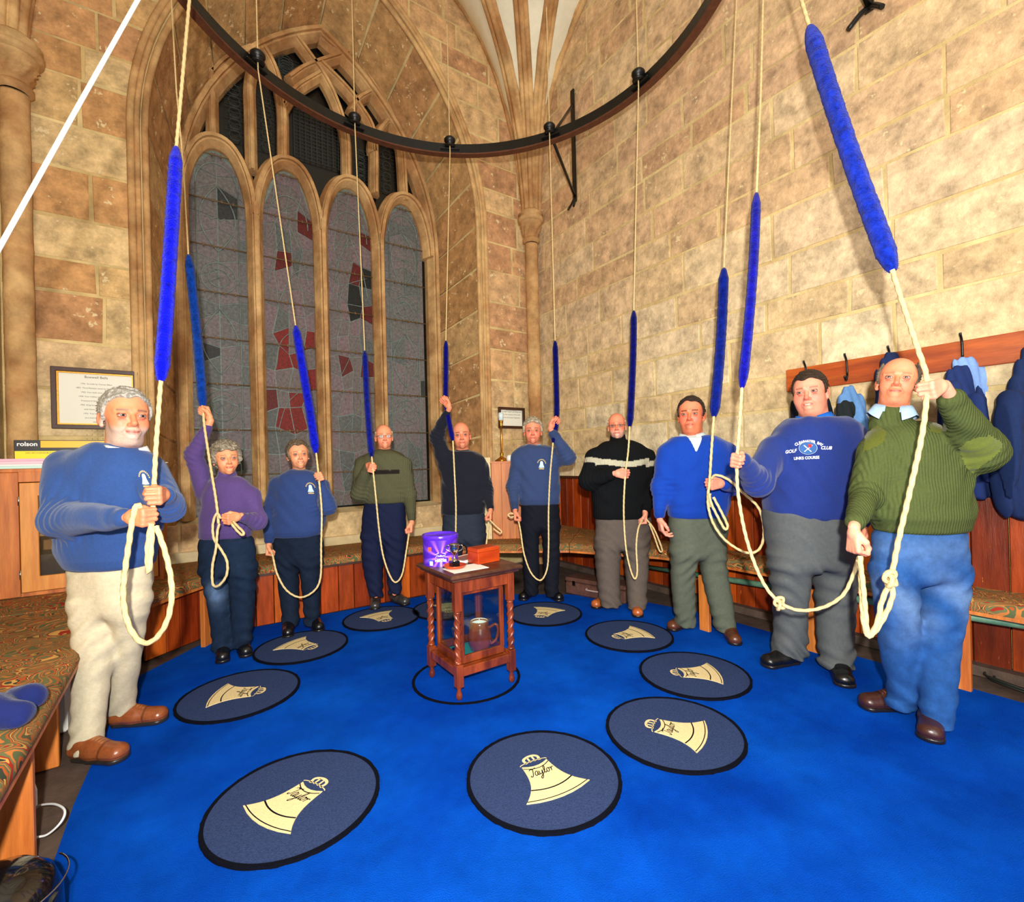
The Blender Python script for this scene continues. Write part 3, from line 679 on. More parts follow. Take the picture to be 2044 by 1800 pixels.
# ------------------------------------------------------------------ the glass-sided table
pf, pr, pl = fl(922, 1400), fl(1026, 1364), fl(858, 1356)
ctr = (pr + pl) / 2; e = ((pr - pf).normalized()); ang = math.atan2(e.y, e.x); S_ = .36
TB = thing('display_table', 'small dark wooden table with twisted legs and glass sides in the middle', 'table', (ctr.x, ctr.y, .012), rz=ang)
TH_ = .715
def tp(mb, name, m, parent=None): return mb.out(name, m, parent or TB, fix=False)
mb = MB().box((0, 0, TH_ - .012), (S_ + .13, S_ + .13, .026), bev=.01); mb.box((0, 0, TH_ - .032), (S_ + .09, S_ + .09, .014), bev=.004); tp(mb, 'tabletop', M_tabletop)
hs = S_ / 2
for i, (sx, sy) in enumerate(((-1, -1), (1, -1), (1, 1), (-1, 1))):
    mb = MB(); x, y = sx * hs, sy * hs
    mb.box((x, y, .595), (.044, .044, .19), bev=.003)
    mb.lathe([(.012, .5), (.02, .497), (.02, .488), (.013, .482)], (x, y, 0), 14)
    P = [(x, y, .215 + .27 * k / 60) for k in range(61)]; mb.tube(P, .0165, 16, twist=0, cap=False)
    V = []; n1 = 18
    for j in range(81):
        z = .215 + .27 * j / 80; tw = j / 80 * 2 * PI * 2.6
        for k in range(n1): a = 2 * PI * k / n1; rr_ = .0165 + .0055 * math.cos(2 * (a - tw * (1 if i % 2 else -1))); V.append((x + rr_ * math.cos(a), y + rr_ * math.sin(a), z))
    mb.v = mb.v; mb.add(V, [(j * n1 + k, j * n1 + (k + 1) % n1, (j + 1) * n1 + (k + 1) % n1, (j + 1) * n1 + k) for j in range(80) for k in range(n1)], True)
    mb.lathe([(.012, .218), (.021, .214), (.021, .206), (.014, .2)], (x, y, 0), 14)
    mb.box((x, y, .137), (.044, .044, .128), bev=.003)
    mb.lathe([(.012, .075), (.014, .066), (.010, .058), (.017, .035), (.019, .02), (.014, .004), (0, 0)], (x, y, 0), 14)
    tp(mb, 'leg', M_table)
for i in range(4):
    a = i * PI / 2; M = Z(a)
    mb = MB().box(M @ Vector((0, -hs, .645)), (S_ - .04, .02, .085), M); tp(mb, 'apron', M_table)
    mb = MB().box(M @ Vector((0, -hs, .155)), (S_ - .04, .034, .05), M, bev=.004); tp(mb, 'stretcher', M_table)
    mb = MB()
    q = hs - .035
    mb.box(M @ Vector((0, -q, .205)), (2 * q, .02, .045), M, bev=.003); mb.box(M @ Vector((0, -q, .59)), (2 * q, .02, .03), M, bev=.003)
    for s in (-1, 1): mb.box(M @ Vector((s * (q - .008), -q, .4)), (.026, .02, .36), M, bev=.003)
    fr = tp(mb, 'glazed_frame', M_table)
    mb = MB().box(M @ Vector((0, -q, .4)), (2 * q - .02, .003, .36), M); g_ = mb.out('glass_pane', M_glass, fr, fix=False)
mb = MB().box((0, 0, .172), (S_ - .05, S_ - .05, .012)); tp(mb, 'case_floor', M_table)
mb = MB().box((0, 0, .18), (S_ - .11, S_ - .11, .004)); tp(mb, 'baize', M_baize)
def on_table(x, y, z=TH_ + .001): v = Z(ang) @ Vector((x, y, 0)); return Vector((ctr.x + v.x, ctr.y + v.y, z + .012))
# tin of sweets: round, printed
tp_ = on_table(-.125, .13); tdir = math.atan2(-tp_.y, -tp_.x)
tn = thing('sweet_tin', 'round purple sweet tin with starburst print on the table top', 'tin', tp_, rz=tdir)
R_ = .108; Ht = .17; nA, nZ = 160, 60; V = []; C = []
for j in range(nZ + 1):
    z = Ht * j / nZ
    for k in range(nA):
        a = 2 * PI * k / nA - PI; V.append((R_ * math.cos(a), R_ * math.sin(a), z))
        xx = a * R_; zz = z - .06; ang_ = math.atan2(zz, xx); rr_ = math.hypot(xx, zz)
        base = np.array(lin((72, 30, 176)))
        ray_ = max(0, math.cos(ang_ * 9 + .6)) ** 1.2 * math.exp(-max(0, rr_ - .03) / .05)
        c_ = base * (1 - min(1, ray_)) + np.array(lin((196, 120, 250))) * min(1, ray_)
        if (xx / .033) ** 2 + ((zz - .006) / .019) ** 2 < 1: c_ = np.array(lin((230, 220, 250)))
        if (xx / .031) ** 2 + ((zz - .006) / .0172) ** 2 < 1: c_ = np.array(lin((74, 22, 160)))
        for bx, bz, bc in ((.068, .05, (240, 150, 30)), (.06, -.02, (240, 130, 40)), (-.07, .045, (220, 90, 60)), (-.066, -.03, (60, 90, 220)), (-.06, -.04, (240, 200, 220))):
            if abs(xx - bx) < .011 and abs(zz - bz) < .013: c_ = np.array(lin(bc))
        C.append(c_)
me = npmesh('tin_body', V, [(j * nA + k, j * nA + (k + 1) % nA, (j + 1) * nA + (k + 1) % nA, (j + 1) * nA + k) for j in range(nZ) for k in range(nA)], True, np.array(C)); link('tin_body', me, tn, M_tin)
M_lid = mat('purple_lid', (78, 34, 200), rough=.2, coat=.6)
MB().lathe([(R_ + .002, Ht - .012), (R_ + .004, Ht - .01), (R_ + .004, Ht + .012), (R_, Ht + .016), (R_ - .006, Ht + .014), (R_ - .008, Ht + .006), (0, Ht + .005)], (0, 0, 0), 48).out('lid', M_lid, tn, fix=False)
def wrap_text(txt, size, z, R, m, parent, name, a0=0., shear=0, bold=0):
    me = text_mesh(txt, size, shear, 0, bold)
    for v_ in me.vertices:
        a = a0 + v_.co.x / R; v_.co = Vector((R * math.cos(a), R * math.sin(a), z + v_.co.y))
    me.materials.append(m); return link(name, me, parent, m)
M_wht = mat('white_print', (245, 245, 245), rough=.5)
wrap_text('Cadbury', .0155, .066, R_ + .0008, M_wht, tn, 'tin_lettering', shear=.3); wrap_text('HEROES', .0195, .037, R_ + .0008, M_wht, tn, 'tin_lettering', bold=.0008)
def cup(name, label, p, h, dish=True, parentscale=1., handles=True):
    t = thing(name, label, 'trophy', p); s = h / .13
    MB().box((0, 0, .016 * s), (.046 * s, .046 * s, .032 * s), bev=.002).out('plinth', M_black, t, fix=False)
    MB().lathe([(.018 * s, .032 * s), (.017 * s, .036 * s), (.006 * s, .045 * s), (.0045 * s, .062 * s), (.008 * s, .068 * s), (.022 * s, .085 * s), (.027 * s, .105 * s), (.028 * s, .122 * s), (.031 * s, .126 * s), (.029 * s, .128 * s), (.024 * s, .12 * s), (.0, .085 * s)], (0, 0, 0), 28).out('bowl', M_chrome, t, fix=False)
    if handles:
        for sg in (-1, 1):
            MB().tube([Vector((q.x * RT.x, q.x * RT.y, q.z)) for q in catmull([(sg * .027 * s, 0, .118 * s), (sg * .045 * s, 0, .12 * s), (sg * .046 * s, 0, .098 * s), (sg * .022 * s, 0, .083 * s)], 5)], .0026 * s, 7).out('handle', M_chrome, t, fix=False)
    return t
dp = on_table(-.125, -.055)
MB().lathe([(0, .004), (.04, .001), (.058, .006), (.068, .018), (.07, .022), (.066, .022), (.058, .012), (.0, .009)], dp, 32).out('wooden_dish', M_box, label='shallow turned orange wooden dish under the small trophy', cat='dish')
cup('trophy_cup', 'small silver two-handled trophy cup on black plinth in the wooden dish', dp + Vector((0, 0, .012)), .135)
bx = on_table(.105, -.01, TH_ + .001 + .05)
mb = MB().box((0, 0, -.014), (.17, .11, .07), bev=.002); t = thing('wooden_box', 'polished red-brown wooden box with hinged lid on the table', 'box', bx, rz=ang + .12)
mb.out('box_body', M_box, t, fix=False); MB().box((0, 0, .034), (.172, .112, .024), bev=.003).out('lid', M_box, t, fix=False); MB().box((0, -.0, .0465), (.04, .012, .001)).out('lid_plate', M_brass, t, fix=False)
def sheet(name, label, cat, p, w_, d_, rz, m=M_paper, th=.002): return MB().box(p + Vector((0, 0, th / 2)), (w_, d_, th), Z(rz)).out(name, m, label=label, cat=cat)
sheet('paper_sheet', 'white paper lying under the wooden dish at the table front', 'paper', on_table(-.075, -.10), .23, .15, ang)
mg = thing('magazine', 'glossy magazine with grey and red cover lying behind the wooden box', 'magazine', on_table(.06, .13), rz=ang + .3)
MB().box((0, 0, .006), (.2, .15, .012)).out('pages', M_paper, mg, fix=False); MB().box((-.01, 0, .0126), (.16, .11, .001)).out('cover_picture', mat('mag', (120, 100, 96), c2=(190, 60, 40), nscale=12), mg, fix=False)
# inside the case
jp = Vector((*(Z(ang) @ Vector((.05, -.03, 0))).xy, 0)); jp = Vector((ctr.x + jp.x, ctr.y + jp.y, .195))
jg = thing('stoneware_jug', 'large brown glazed jug with white inside standing in the glass case', 'jug', jp)
MB().lathe([(.05, 0), (.06, .01), (.072, .05), (.073, .09), (.064, .13), (.056, .16), (.057, .18), (.053, .18), (.05, .165)], (0, 0, 0), 32).out('jug_body', M_jug, jg, fix=False)
MB().lathe([(.0525, .179), (.05, .16), (.058, .13), (.05, .03), (0, .03)], (0, 0, 0), 32).out('jug_lining', M_white, jg, fix=False)
MB().tube([RT * q.x + UP * q.z for q in catmull([(.06, 0, .135), (.1, 0, .155), (.115, 0, .12), (.1, 0, .06), (.068, 0, .035)], 6)], .009, 8).out('handle', M_jug, jg, fix=False)
q = Z(ang) @ Vector((-.095, -.02, 0)); cup('trophy_cup', 'small silver trophy on round black base inside the glass case', Vector((ctr.x + q.x, ctr.y + q.y, .195)), .165, handles=False)
# ------------------------------------------------------------------ iron rope-guide ring
RZ = 4.72
pts = [fl(u, v, RZ) for u, v in [(395, 8), (510, 128), (700, 262), (898, 305), (1090, 262), (1270, 160), (1438, 8)]]
A = np.array([[2 * p.x, 2 * p.y, 1] for p in pts]); bb = np.array([p.x ** 2 + p.y ** 2 for p in pts]); sol = np.linalg.lstsq(A, bb, rcond=None)[0]
RC = Vector((sol[0], sol[1], RZ)); RR = math.sqrt(sol[2] + sol[0] ** 2 + sol[1] ** 2)
ring = thing('guide_ring', 'large black iron rope-guide ring hung high above the ringers', 'iron ring', RC)
n = 120
def band(r0, r1, z0, z1):
    mb = MB(); V = []
    for k in range(n):
        a = 2 * PI * k / n
        for r, z in ((r0, z0), (r1, z0), (r1, z1), (r0, z1)): V.append((RC.x + r * math.cos(a), RC.y + r * math.sin(a), RZ + z))
    return mb.add(V, [(4 * k + q, 4 * k + (q + 1) % 4, 4 * ((k + 1) % n) + (q + 1) % 4, 4 * ((k + 1) % n) + q) for k in range(n) for q in range(4)])
band(RR - .008, RR + .008, -.035, .06).out('band', M_iron, ring); band(RR - .012, RR + .055, -.05, -.036).out('flange', M_rust, ring)
GA = {}
for pi_, (u, v) in {3: (512, 128), 4: (702, 258), 5: (898, 300), 6: (1092, 258), 7: (1271, 160)}.items():
    p = fl(u, v, RZ); GA[pi_] = math.atan2(p.y - RC.y, p.x - RC.x)
stp = (GA[7] - GA[3]) / 4
GA[8], GA[9], GA[10], GA[2], GA[1] = GA[7] + stp, GA[7] + 2 * stp, GA[7] + 3 * stp, GA[3] - stp, GA[3] - 2 * stp
GP = {}
for k, a in GA.items():
    g_ = Vector((RC.x + (RR - .05) * math.cos(a), RC.y + (RR - .05) * math.sin(a), RZ)); GP[k] = g_
    mb = MB().lathe([(.014, -.03), (.05, -.03), (.055, -.02), (.028, -.01), (.026, .0), (.05, .012), (.06, .03), (.06, .045), (.045, .062), (.022, .068), (.014, .06), (.014, -.03)], g_ + Vector((0, 0, .03)), 20)
    mb.out('rope_guide', M_iron, ring)
    MB().box(Vector((RC.x + RR * math.cos(a), RC.y + RR * math.sin(a), RZ - .012)), (.10, .2, .012), Z(a), bev=.003).out('guide_plate', M_iron, ring)
def bracket(label, base_uv, top_uv, rp, hook=True):
    a, b = rw(*base_uv, 3.975), rw(*top_uv, 3.975); a.y = b.y = (a.y + b.y) / 2
    t = thing('wall_bracket', label, 'iron bracket', a)
    MB().box((a + b) / 2, (.02, .055, (b - a).length + .06)).out('wall_bar', M_iron, t)
    for s in (-1, 1): MB().tube(catmull([a + Vector((0, 0, .03)), a + Vector((-.03, s * .03, -.05)), a + Vector((-.07, s * .05, -.12))], 4), .014, 6).out('fork', M_iron, t)
    for q in (a + Vector((0, 0, .04)), b - Vector((0, 0, .15))):
        MB().tube([q, (q + rp) / 2, rp], .016, 7).out('strut', M_iron, t)
bracket('black iron wall bracket with two struts holding the ring, beside the corner shaft', (1148, 398), (1142, 185), Vector((RC.x + RR * math.cos(GA[6]), RC.y + RR * math.sin(GA[6]), RZ)))
p1 = rw(1735, 14, 3.975)
t = thing('wall_bracket', 'black forked iron bracket at the top right picture edge', 'iron bracket', p1)
q = Vector((RC.x + RR * math.cos(GA[9]), RC.y + RR * math.sin(GA[9]), RZ))
MB().tube([q, (p1 + q) / 2, p1], .022, 7).out('strut', M_iron, t)
MB().box(p1 + Vector((0, 0, .72)), (.02, .055, 1.5)).out('wall_bar', M_iron, t)
for s in (-1, 1): MB().tube(catmull([p1, p1 + Vector((-.04, s * .04, -.04)), p1 + Vector((-.08, s * .1, -.12))], 4), .018, 6).out('fork', M_iron, t)
#%%ROPES
# ------------------------------------------------------------------ bell ropes
def resample(P, step):
    P = [Vector(p) for p in P]; out = [P[0]]; acc = 0
    for a, b in zip(P[:-1], P[1:]):
        L = (b - a).length
        if L < 1e-7: continue
        s = step - acc
        while s <= L: out.append(a + (b - a) * (s / L)); s += step
        acc = L - (s - step)
    return out + [P[-1]]
def rope_mesh(P, r=.0095, pitch=.05, step=.009):
    Q = resample(P, step); return MB().tube(Q, r, 12, twist=2 * PI / (pitch * r / .0095) / 3 * .8, lobes=3, lamp=.16)
def sally_mesh(P, r, fuzz=1500, seed=0):
    Q = resample(catmull(P, 6), .012); n = len(Q); rs = np.random.RandomState(seed); R = []
    for i in range(n):
        q = i / (n - 1); tp_ = min(1, (q / .07) ** .6 if q < .07 else 1, ((1 - q) / .07) ** .6 if q > .93 else 1); R.append(r * (.25 + .75 * tp_) * (1 + .015 * math.sin(i * .9 + seed) + rs.uniform(-.03, .03)))
    mb = MB().tube(Q, R, 14)
    for k in range(fuzz):
        i = rs.randint(1, n - 2); p = Q[i] + (Q[i + 1] - Q[i]) * rs.rand(); t = (Q[i + 1] - Q[i]).normalized(); a = rs.rand() * 2 * PI
        u_ = t.orthogonal().normalized(); v_ = t.cross(u_); o = u_ * math.cos(a) + v_ * math.sin(a); s_ = u_ * -math.sin(a) + v_ * math.cos(a)
        b_ = p + o * R[i] * .95; mb.add([b_ - s_ * .0015, b_ + s_ * .0015, b_ + o * rs.uniform(.002, .006) + t * rs.uniform(-.004, .004)], [(0, 1, 2)])
    return mb
def px(L): return [wpt(*q) for q in L]
ROPES = {
 1: dict(d='hanging down to the grey-bearded man in beige trousers', up=[(378, 0, 2.75), (352, 293, 2.55)], sal=[(352, 293, 2.55), (343, 450, 2.42), (332, 620, 2.3), (321, 762, 2.2)], sr=.031,
         low=[(321, 760, 2.2), (318, 800, 2.17), (311, 900, 2.1), (307, 985, 2.03), (305, 1015, 2.02), (300, 1035, 2.0)],
         loops=[[(285, 1035, 1.98), (278, 1008, 1.96), (268, 1020, 1.95), (258, 1080, 1.95), (246, 1180, 1.95), (256, 1245, 1.94), (282, 1281, 1.93), (310, 1275, 1.93), (335, 1235, 1.93), (343, 1175, 1.94), (332, 1110, 1.96), (312, 1050, 1.98)],
                [(302, 1045, 1.97), (295, 1095, 1.95), (297, 1142, 1.95), (301, 1100, 1.95), (304, 1050, 1.97)]]),
 2: dict(d='held up by the woman in the purple top', up=[(342, 0, 3.6), (352, 180, 3.6), (366, 330, 3.58), (376, 510, 3.52)], sal=[(376, 508, 3.52), (388, 620, 3.5), (398, 720, 3.42), (405, 815, 3.36)], sr=.030,
         low=[(405, 810, 3.36), (408, 850, 3.3), (420, 930, 3.2), (430, 990, 3.13), (435, 1030, 3.08), (436, 1045, 3.07)],
         loops=[[(440, 1035, 3.06), (433, 1024, 3.05), (425, 1045, 3.05), (427, 1075, 3.05), (440, 1095, 3.04), (453, 1120, 3.03), (452, 1148, 3.03), (437, 1168, 3.03), (425, 1166, 3.04), (424, 1130, 3.04), (431, 1095, 3.04), (434, 1060, 3.05), (438, 1045, 3.06)],
                [(462, 1045, 3.06), (474, 1060, 3.04), (484, 1068, 3.03), (486, 1062, 3.03), (474, 1050, 3.05), (465, 1040, 3.07)]]),
 3: dict(d='held by the woman in the blue sweatshirt', up=[None, (590, 650, 4.0)], sal=[(590, 650, 4.0), (605, 740, 3.93), (620, 830, 3.86), (631, 905, 3.8)], sr=.034,
         low=[(631, 903, 3.8), (636, 950, 3.72), (642, 1020, 3.68), (641, 1090, 3.66), (640, 1150, 3.65), (628, 1178, 3.63), (600, 1192, 3.62), (572, 1178, 3.63), (553, 1145, 3.66), (545, 1112, 3.72), (542, 1103, 3.75)], loops=[]),
 4: dict(d='held by the man in the ribbed olive jumper', up=[None, (728, 700, 4.6)], sal=[(728, 700, 4.6), (732, 790, 4.45), (737, 860, 4.3), (742, 913, 4.18)], sr=.028,
         low=[(742, 911, 4.18), (744, 932, 4.15), (750, 990, 4.13), (757, 1060, 4.12), (765, 1110, 4.12), (778, 1148, 4.12), (790, 1162, 4.12), (803, 1145, 4.15), (811, 1100, 4.2), (817, 1060, 4.29)], loops=[]),
 5: dict(d='gripped high by the bald man in the black jumper', up=[None, (890, 680, 4.7)], sal=[(890, 680, 4.7), (890, 740, 4.65), (890, 800, 4.6), (897, 845, 4.56), (904, 880, 4.52)], sr=.025,
         low=[(904, 878, 4.52), (907, 940, 4.45), (910, 1010, 4.4), (910, 1080, 4.38), (915, 1140, 4.36), (935, 1165, 4.36), (958, 1140, 4.4), (970, 1090, 4.48), (975, 1042, 4.56)], loops=[[(978, 1038, 4.56), (990, 1050, 4.52), (1001, 1060, 4.5), (998, 1064, 4.5), (985, 1055, 4.52)]]),
 6: dict(d='held by the curly grey haired man', up=[None, (1108, 680, 4.65)], sal=[(1108, 680, 4.65), (1110, 750, 4.6), (1111, 830, 4.52), (1104, 884, 4.47)], sr=.027,
         low=[(1104, 882, 4.47), (1098, 950, 4.42), (1095, 1020, 4.38), (1095, 1090, 4.36), (1092, 1135, 4.35), (1079, 1158, 4.34), (1060, 1143, 4.35), (1046, 1105, 4.38), (1039, 1060, 4.44), (1034, 1035, 4.5)], loops=[[(1030, 1028, 4.5), (1020, 1024, 4.5), (1014, 1028, 4.5), (1020, 1032, 4.5), (1028, 1030, 4.5)]]),
 7: dict(d='held by the bearded man in the striped black jumper', up=[None, (1265, 620, 4.3)], sal=[(1265, 620, 4.3), (1264, 700, 4.22), (1261, 780, 4.14), (1257, 852, 4.06)], sr=.029,
         low=[(1257, 850, 4.06), (1254, 900, 4.0), (1248, 950, 3.95), (1245, 1020, 3.93), (1249, 1090, 3.92), (1258, 1135, 3.91), (1267, 1155, 3.91), (1272, 1140, 3.92), (1270, 1090, 3.94), (1274, 1055, 3.98), (1282, 1038, 4.04)], loops=[[(1290, 1036, 4.03), (1305, 1055, 4.0), (1318, 1085, 3.98), (1322, 1100, 3.98), (1316, 1098, 3.98), (1306, 1070, 4.0), (1296, 1045, 4.02)]]),
 8: dict(d='held by the dark-haired man in the royal blue V-neck', up=[(1470, 0, 3.62), (1445, 535, 3.5)], sal=[(1445, 535, 3.5), (1441, 640, 3.48), (1434, 740, 3.41), (1425, 832, 3.34)], sr=.035,
         low=[(1425, 830, 3.34), (1420, 900, 3.27), (1416, 965, 3.2), (1413, 990, 3.19), (1418, 1012, 3.18)],
         loops=[[(1418, 985, 3.19), (1413, 1005, 3.18), (1424, 1045, 3.16), (1450, 1080, 3.14), (1490, 1103, 3.12), (1516, 1095, 3.11), (1525, 1060, 3.1), (1515, 1015, 3.1), (1485, 985, 3.11), (1455, 958, 3.13), (1430, 948, 3.16), (1420, 955, 3.19)],
                [(1415, 985, 3.18), (1420, 1005, 3.15), (1432, 1030, 3.13), (1447, 1056, 3.12), (1452, 1048, 3.12), (1440, 1022, 3.13), (1424, 992, 3.16)]]),
 9: dict(d='held by the heavily built man in grey trousers', up=[(1523, 0, 3.2), (1518, 200, 3.05), (1510, 385, 2.93)], sal=[(1510, 385, 2.93), (1504, 520, 2.83), (1494, 650, 2.74), (1481, 776, 2.66)], sr=.027,
         low=[(1481, 774, 2.66), (1476, 850, 2.61), (1471, 925, 2.56), (1474, 990, 2.53), (1490, 1075, 2.48), (1517, 1150, 2.44), (1548, 1195, 2.41), (1590, 1217, 2.38), (1640, 1213, 2.36), (1680, 1190, 2.35), (1700, 1155, 2.34), (1714, 1112, 2.33)], loops=[], knot=(1556, 1204, 2.41)),
 10: dict(d='gripped by the man in the green jumper', up=[(1598, -5, 2.62), (1615, 52, 2.56)], sal=[(1615, 52, 2.56), (1658, 190, 2.45), (1712, 350, 2.34), (1782, 540, 2.2)], sr=.042,
         low=[(1780, 536, 2.2), (1800, 600, 2.15), (1830, 690, 2.08), (1850, 755, 2.03), (1848, 810, 2.01), (1838, 880, 2.0), (1815, 985, 2.0), (1793, 1080, 2.0), (1778, 1155, 1.99), (1760, 1200, 1.99), (1752, 1240, 1.98), (1735, 1270, 1.98), (1724, 1240, 1.99), (1720, 1180, 2.02), (1717, 1110, 2.06)],
         loops=[[(1778, 1150, 1.99), (1782, 1185, 1.985), (1768, 1225, 1.98), (1745, 1262, 1.98), (1732, 1262, 1.98), (1727, 1215, 1.99), (1722, 1160, 2.01), (1716, 1115, 2.06)]], knot=(1777, 1155, 1.985)),
}
for k, R in ROPES.items():
    t = thing('bell_rope', 'bell rope with blue woollen sally, ' + R['d'], 'rope', wpt(*R['low'][0]), group='bell ropes')
    if R['up'][0] is None: u_ = [GP[k] + Vector((0, 0, 1.3)), GP[k] + Vector((0, 0, .1)), GP[k] - Vector((0, 0, .05)), wpt(*R['up'][1])]
    else:
        u_ = px(R['up']); e_ = (u_[0] - u_[1]); u_ = [u_[0] + e_ * (.9 / max(e_.length, .1))] + u_
    thin = {1: .0095, 10: .0105, 9: .008}.get(k, .0058)
    rope_mesh(u_, thin * .9, .045).out('upper_rope', M_rope, t)
    sally_mesh(px(R['sal']), R['sr'], {10: 5000, 1: 3500}.get(k, 900), k).out('sally', M_sally, t, col={1: (6, 16, 214), 2: (8, 58, 150), 3: (14, 24, 190), 4: (10, 24, 130), 5: (8, 8, 110), 6: (6, 8, 90), 7: (6, 8, 96), 8: (8, 30, 130), 9: (12, 14, 150), 10: (18, 46, 170)}[k])
    lw = {1: .0092, 10: .0100, 9: .0084, 8: .0088, 2: .008}.get(k, .0072)
    mb = rope_mesh(catmull(px(R['low']), 8), lw, .042)
    if 'knot' in R:
        c_ = wpt(*R['knot']); kn = [c_ + Vector((.022 * math.cos(a * 2.0) * (1 + .3 * math.cos(3 * a)), .014 * math.sin(3 * a), .026 * math.sin(a * 2.0) * (1 + .3 * math.cos(3 * a)))) for a in [2 * PI * q / 40 for q in range(41)]]
        b_ = MB().tube(kn, lw, 8, twist=40, lobes=3, lamp=.15); mb.add(b_.v, b_.f, True)
    mb.out('lower_rope', M_rope, t)
    for L_ in R['loops']: rope_mesh(catmull(px(L_), 8), lw * (1.1 if k == 1 else .95), .042).out('tail_loop', M_rope, t)
MB().tube(resample(px([(345, -125, 1.75), (275, 0, 1.7), (140, 240, 1.55), (0, 492, 1.4), (-60, 600, 1.34)]), .05), .0068, 8).out('cord', M_white, label='plain white cord running slantwise across the top left corner', cat='cord')
#%%SMALL
# ------------------------------------------------------------------ framed papers, coat rail, cupboards, small things
def framed(label, a, b, y, frame_m, fw, title, lines, gilt=True):
    x0, z1 = a; x1, z0 = b; w_, h_ = x1 - x0, z1 - z0; cx, cz = (x0 + x1) / 2, (z0 + z1) / 2
    t = thing('framed_certificate', label, 'picture frame', (cx, y, cz))
    mb = MB()
    for s in (-1, 1): mb.box((cx, y - .015, cz + s * (h_ - fw) / 2), (w_, .03, fw), bev=.004); mb.box((cx + s * (w_ - fw) / 2, y - .0149, cz), (fw, .0295, h_ - fw), bev=.004)
    mb.out('frame', frame_m, t)
    if gilt:
        mb = MB(); iw, ih = w_ - 2 * fw, h_ - 2 * fw
        for s in (-1, 1): mb.box((cx, y - .012, cz + s * (ih / 2 - .005)), (iw, .02, .012)); mb.box((cx + s * (iw / 2 - .005), y - .012, cz), (.012, .019, ih))
        mb.out('gilt_slip', M_gold, t)
    sh = MB().box((cx, y - .004, cz), (w_ - fw, .004, h_ - fw)).out('sheet', M_paper, t)
    for txt, sz, zz, xx in [(title, .028 if gilt else .016, .36, 0)] + [(l, lines[0], .36 - .07 * (i + 1.6) if gilt else .30 - .14 * i, 0) for i, l in enumerate(lines[1])]:
        me = text_mesh(txt, sz)
        for v_ in me.vertices: v_.co = Vector((cx + v_.co.x, y - .0068, cz + zz * h_ + v_.co.y))
        me.materials.append(M_ink); local(link('lettering', me, t, M_ink), t)
    return t
A_, B_ = bk(98, 731, YB - .0), bk(276, 857, YB); B_.x = -.365; B_.z = 1.71
framed('framed white certificate with gilt slip on the wall above the grey-bearded man', (A_.x + .01, A_.z), (B_.x, B_.z), YB - .004, M_dark, .035, 'Boxwell Bells',
       (.0155, ['1756  Six bells by Thomas Bilbie', '1802  Third Mended recast by Thos Pyke', '1902  Four bells were recast by', '1938  Four trebles added by the Rev', 'Framework fitted by Jno Taylor', '1950  Ring hung in by John Taylor', 'with frame by John Taylor', '1953  Two trebles added in', 'as a memorial by Messrs', 'Weights', 'Bell  Number  cwt  qr  lb  Note', '1      2      3      2     11', '2      3      1      4      8', '3      5      2      7      6', 'The peal is tuned']))
A_, B_ = bk(993, 812), bk(1046, 856)
framed('small dark-framed notice on the wall behind the brass candlestick', (A_.x, A_.z), (B_.x, B_.z), YB - .004, M_dark, .035, 'There is the naked wire on', (.026, ['Ye angle ringers sounding best', 'are the motions of the bell', 'to be the lesser fragments']), gilt=False)
# coat rail
RL = thing('coat_rail', 'long orange-brown wooden coat rail with black hooks on the right wall', 'coat rail', (XR - .02, 2.0, 1.95))
a, b = rw(1573, 762, XR), rw(2044, 688, XR)
MB().box((XR - .015, (a.y - 1.2) / 2, 1.945), (.028, a.y + 1.2, .175), bev=.004).out('rail_board', M_pineH, RL)
for u, v in ((1611, 745), (1692, 718), (1922, 680), (1778, 705), (2060, 660)):
    p = rw(u, v, XR - .03); p.z = 2.04
    MB().tube(catmull([p + Vector((-.012, 0, -.12)), p + Vector((-.02, 0, -.02)), p + Vector((-.045, 0, .02)), p + Vector((-.05, 0, .035))], 4) , .007, 7).out('hook', M_iron, RL)
    MB().tube(catmull([p + Vector((-.012, 0, -.12)), p + Vector((-.03, 0, -.16)), p + Vector((-.06, 0, -.13))], 4), .007, 7).out('hook', M_iron, RL)
# cupboard standing in the left corner on the bench
CBX0, CBX1, CBY0, CBY1, CBZ0, CBZ1 = -1.16, -.19, 4.50, 5.22, .525, 1.385
cb = thing('bookcase', 'pine bookcase with glazed door in the left corner behind the bearded man', 'cupboard', (-.68, 4.8, CBZ0))
cw, ch = CBX1 - CBX0, CBZ1 - CBZ0
mb = MB(); mb.box(((CBX0 + CBX1) / 2, (CBY0 + CBY1) / 2, CBZ1 - .012), (cw + .02, CBY1 - CBY0 + .02, .024), bev=.003); mb.box(((CBX0 + CBX1) / 2, (CBY0 + CBY1) / 2, CBZ0 + .012), (cw, CBY1 - CBY0, .024))
for x in (CBX0 + .012, CBX1 - .012): mb.box((x, (CBY0 + CBY1) / 2, (CBZ0 + CBZ1) / 2), (.024, CBY1 - CBY0, ch - .05))
mb.box(((CBX0 + CBX1) / 2, CBY1 - .01, (CBZ0 + CBZ1) / 2), (cw, .012, ch - .05)); mb.out('carcass', M_pine, cb)
MB().box((CBX0 + .1, CBY0 - .009, (CBZ0 + CBZ1) / 2 - .01), (.2, .018, ch - .03), bev=.002).out('stile', M_pine, cb)
MB().box(((CBX0 + CBX1) / 2 + .1, CBY0 - .009, CBZ1 - .055), (cw - .2, .018, .07), bev=.002).out('top_rail', M_pine, cb)
dx0, dx1, dz0, dz1 = CBX0 + .205, CBX1 - .03, CBZ0 + .03, CBZ1 - .095
mb = MB()
for z, hh in ((dz0 + .05, .1), (dz1 - .045, .09)): mb.box(((dx0 + dx1) / 2, CBY0 - .012, z), (dx1 - dx0, .024, hh), bev=.003)
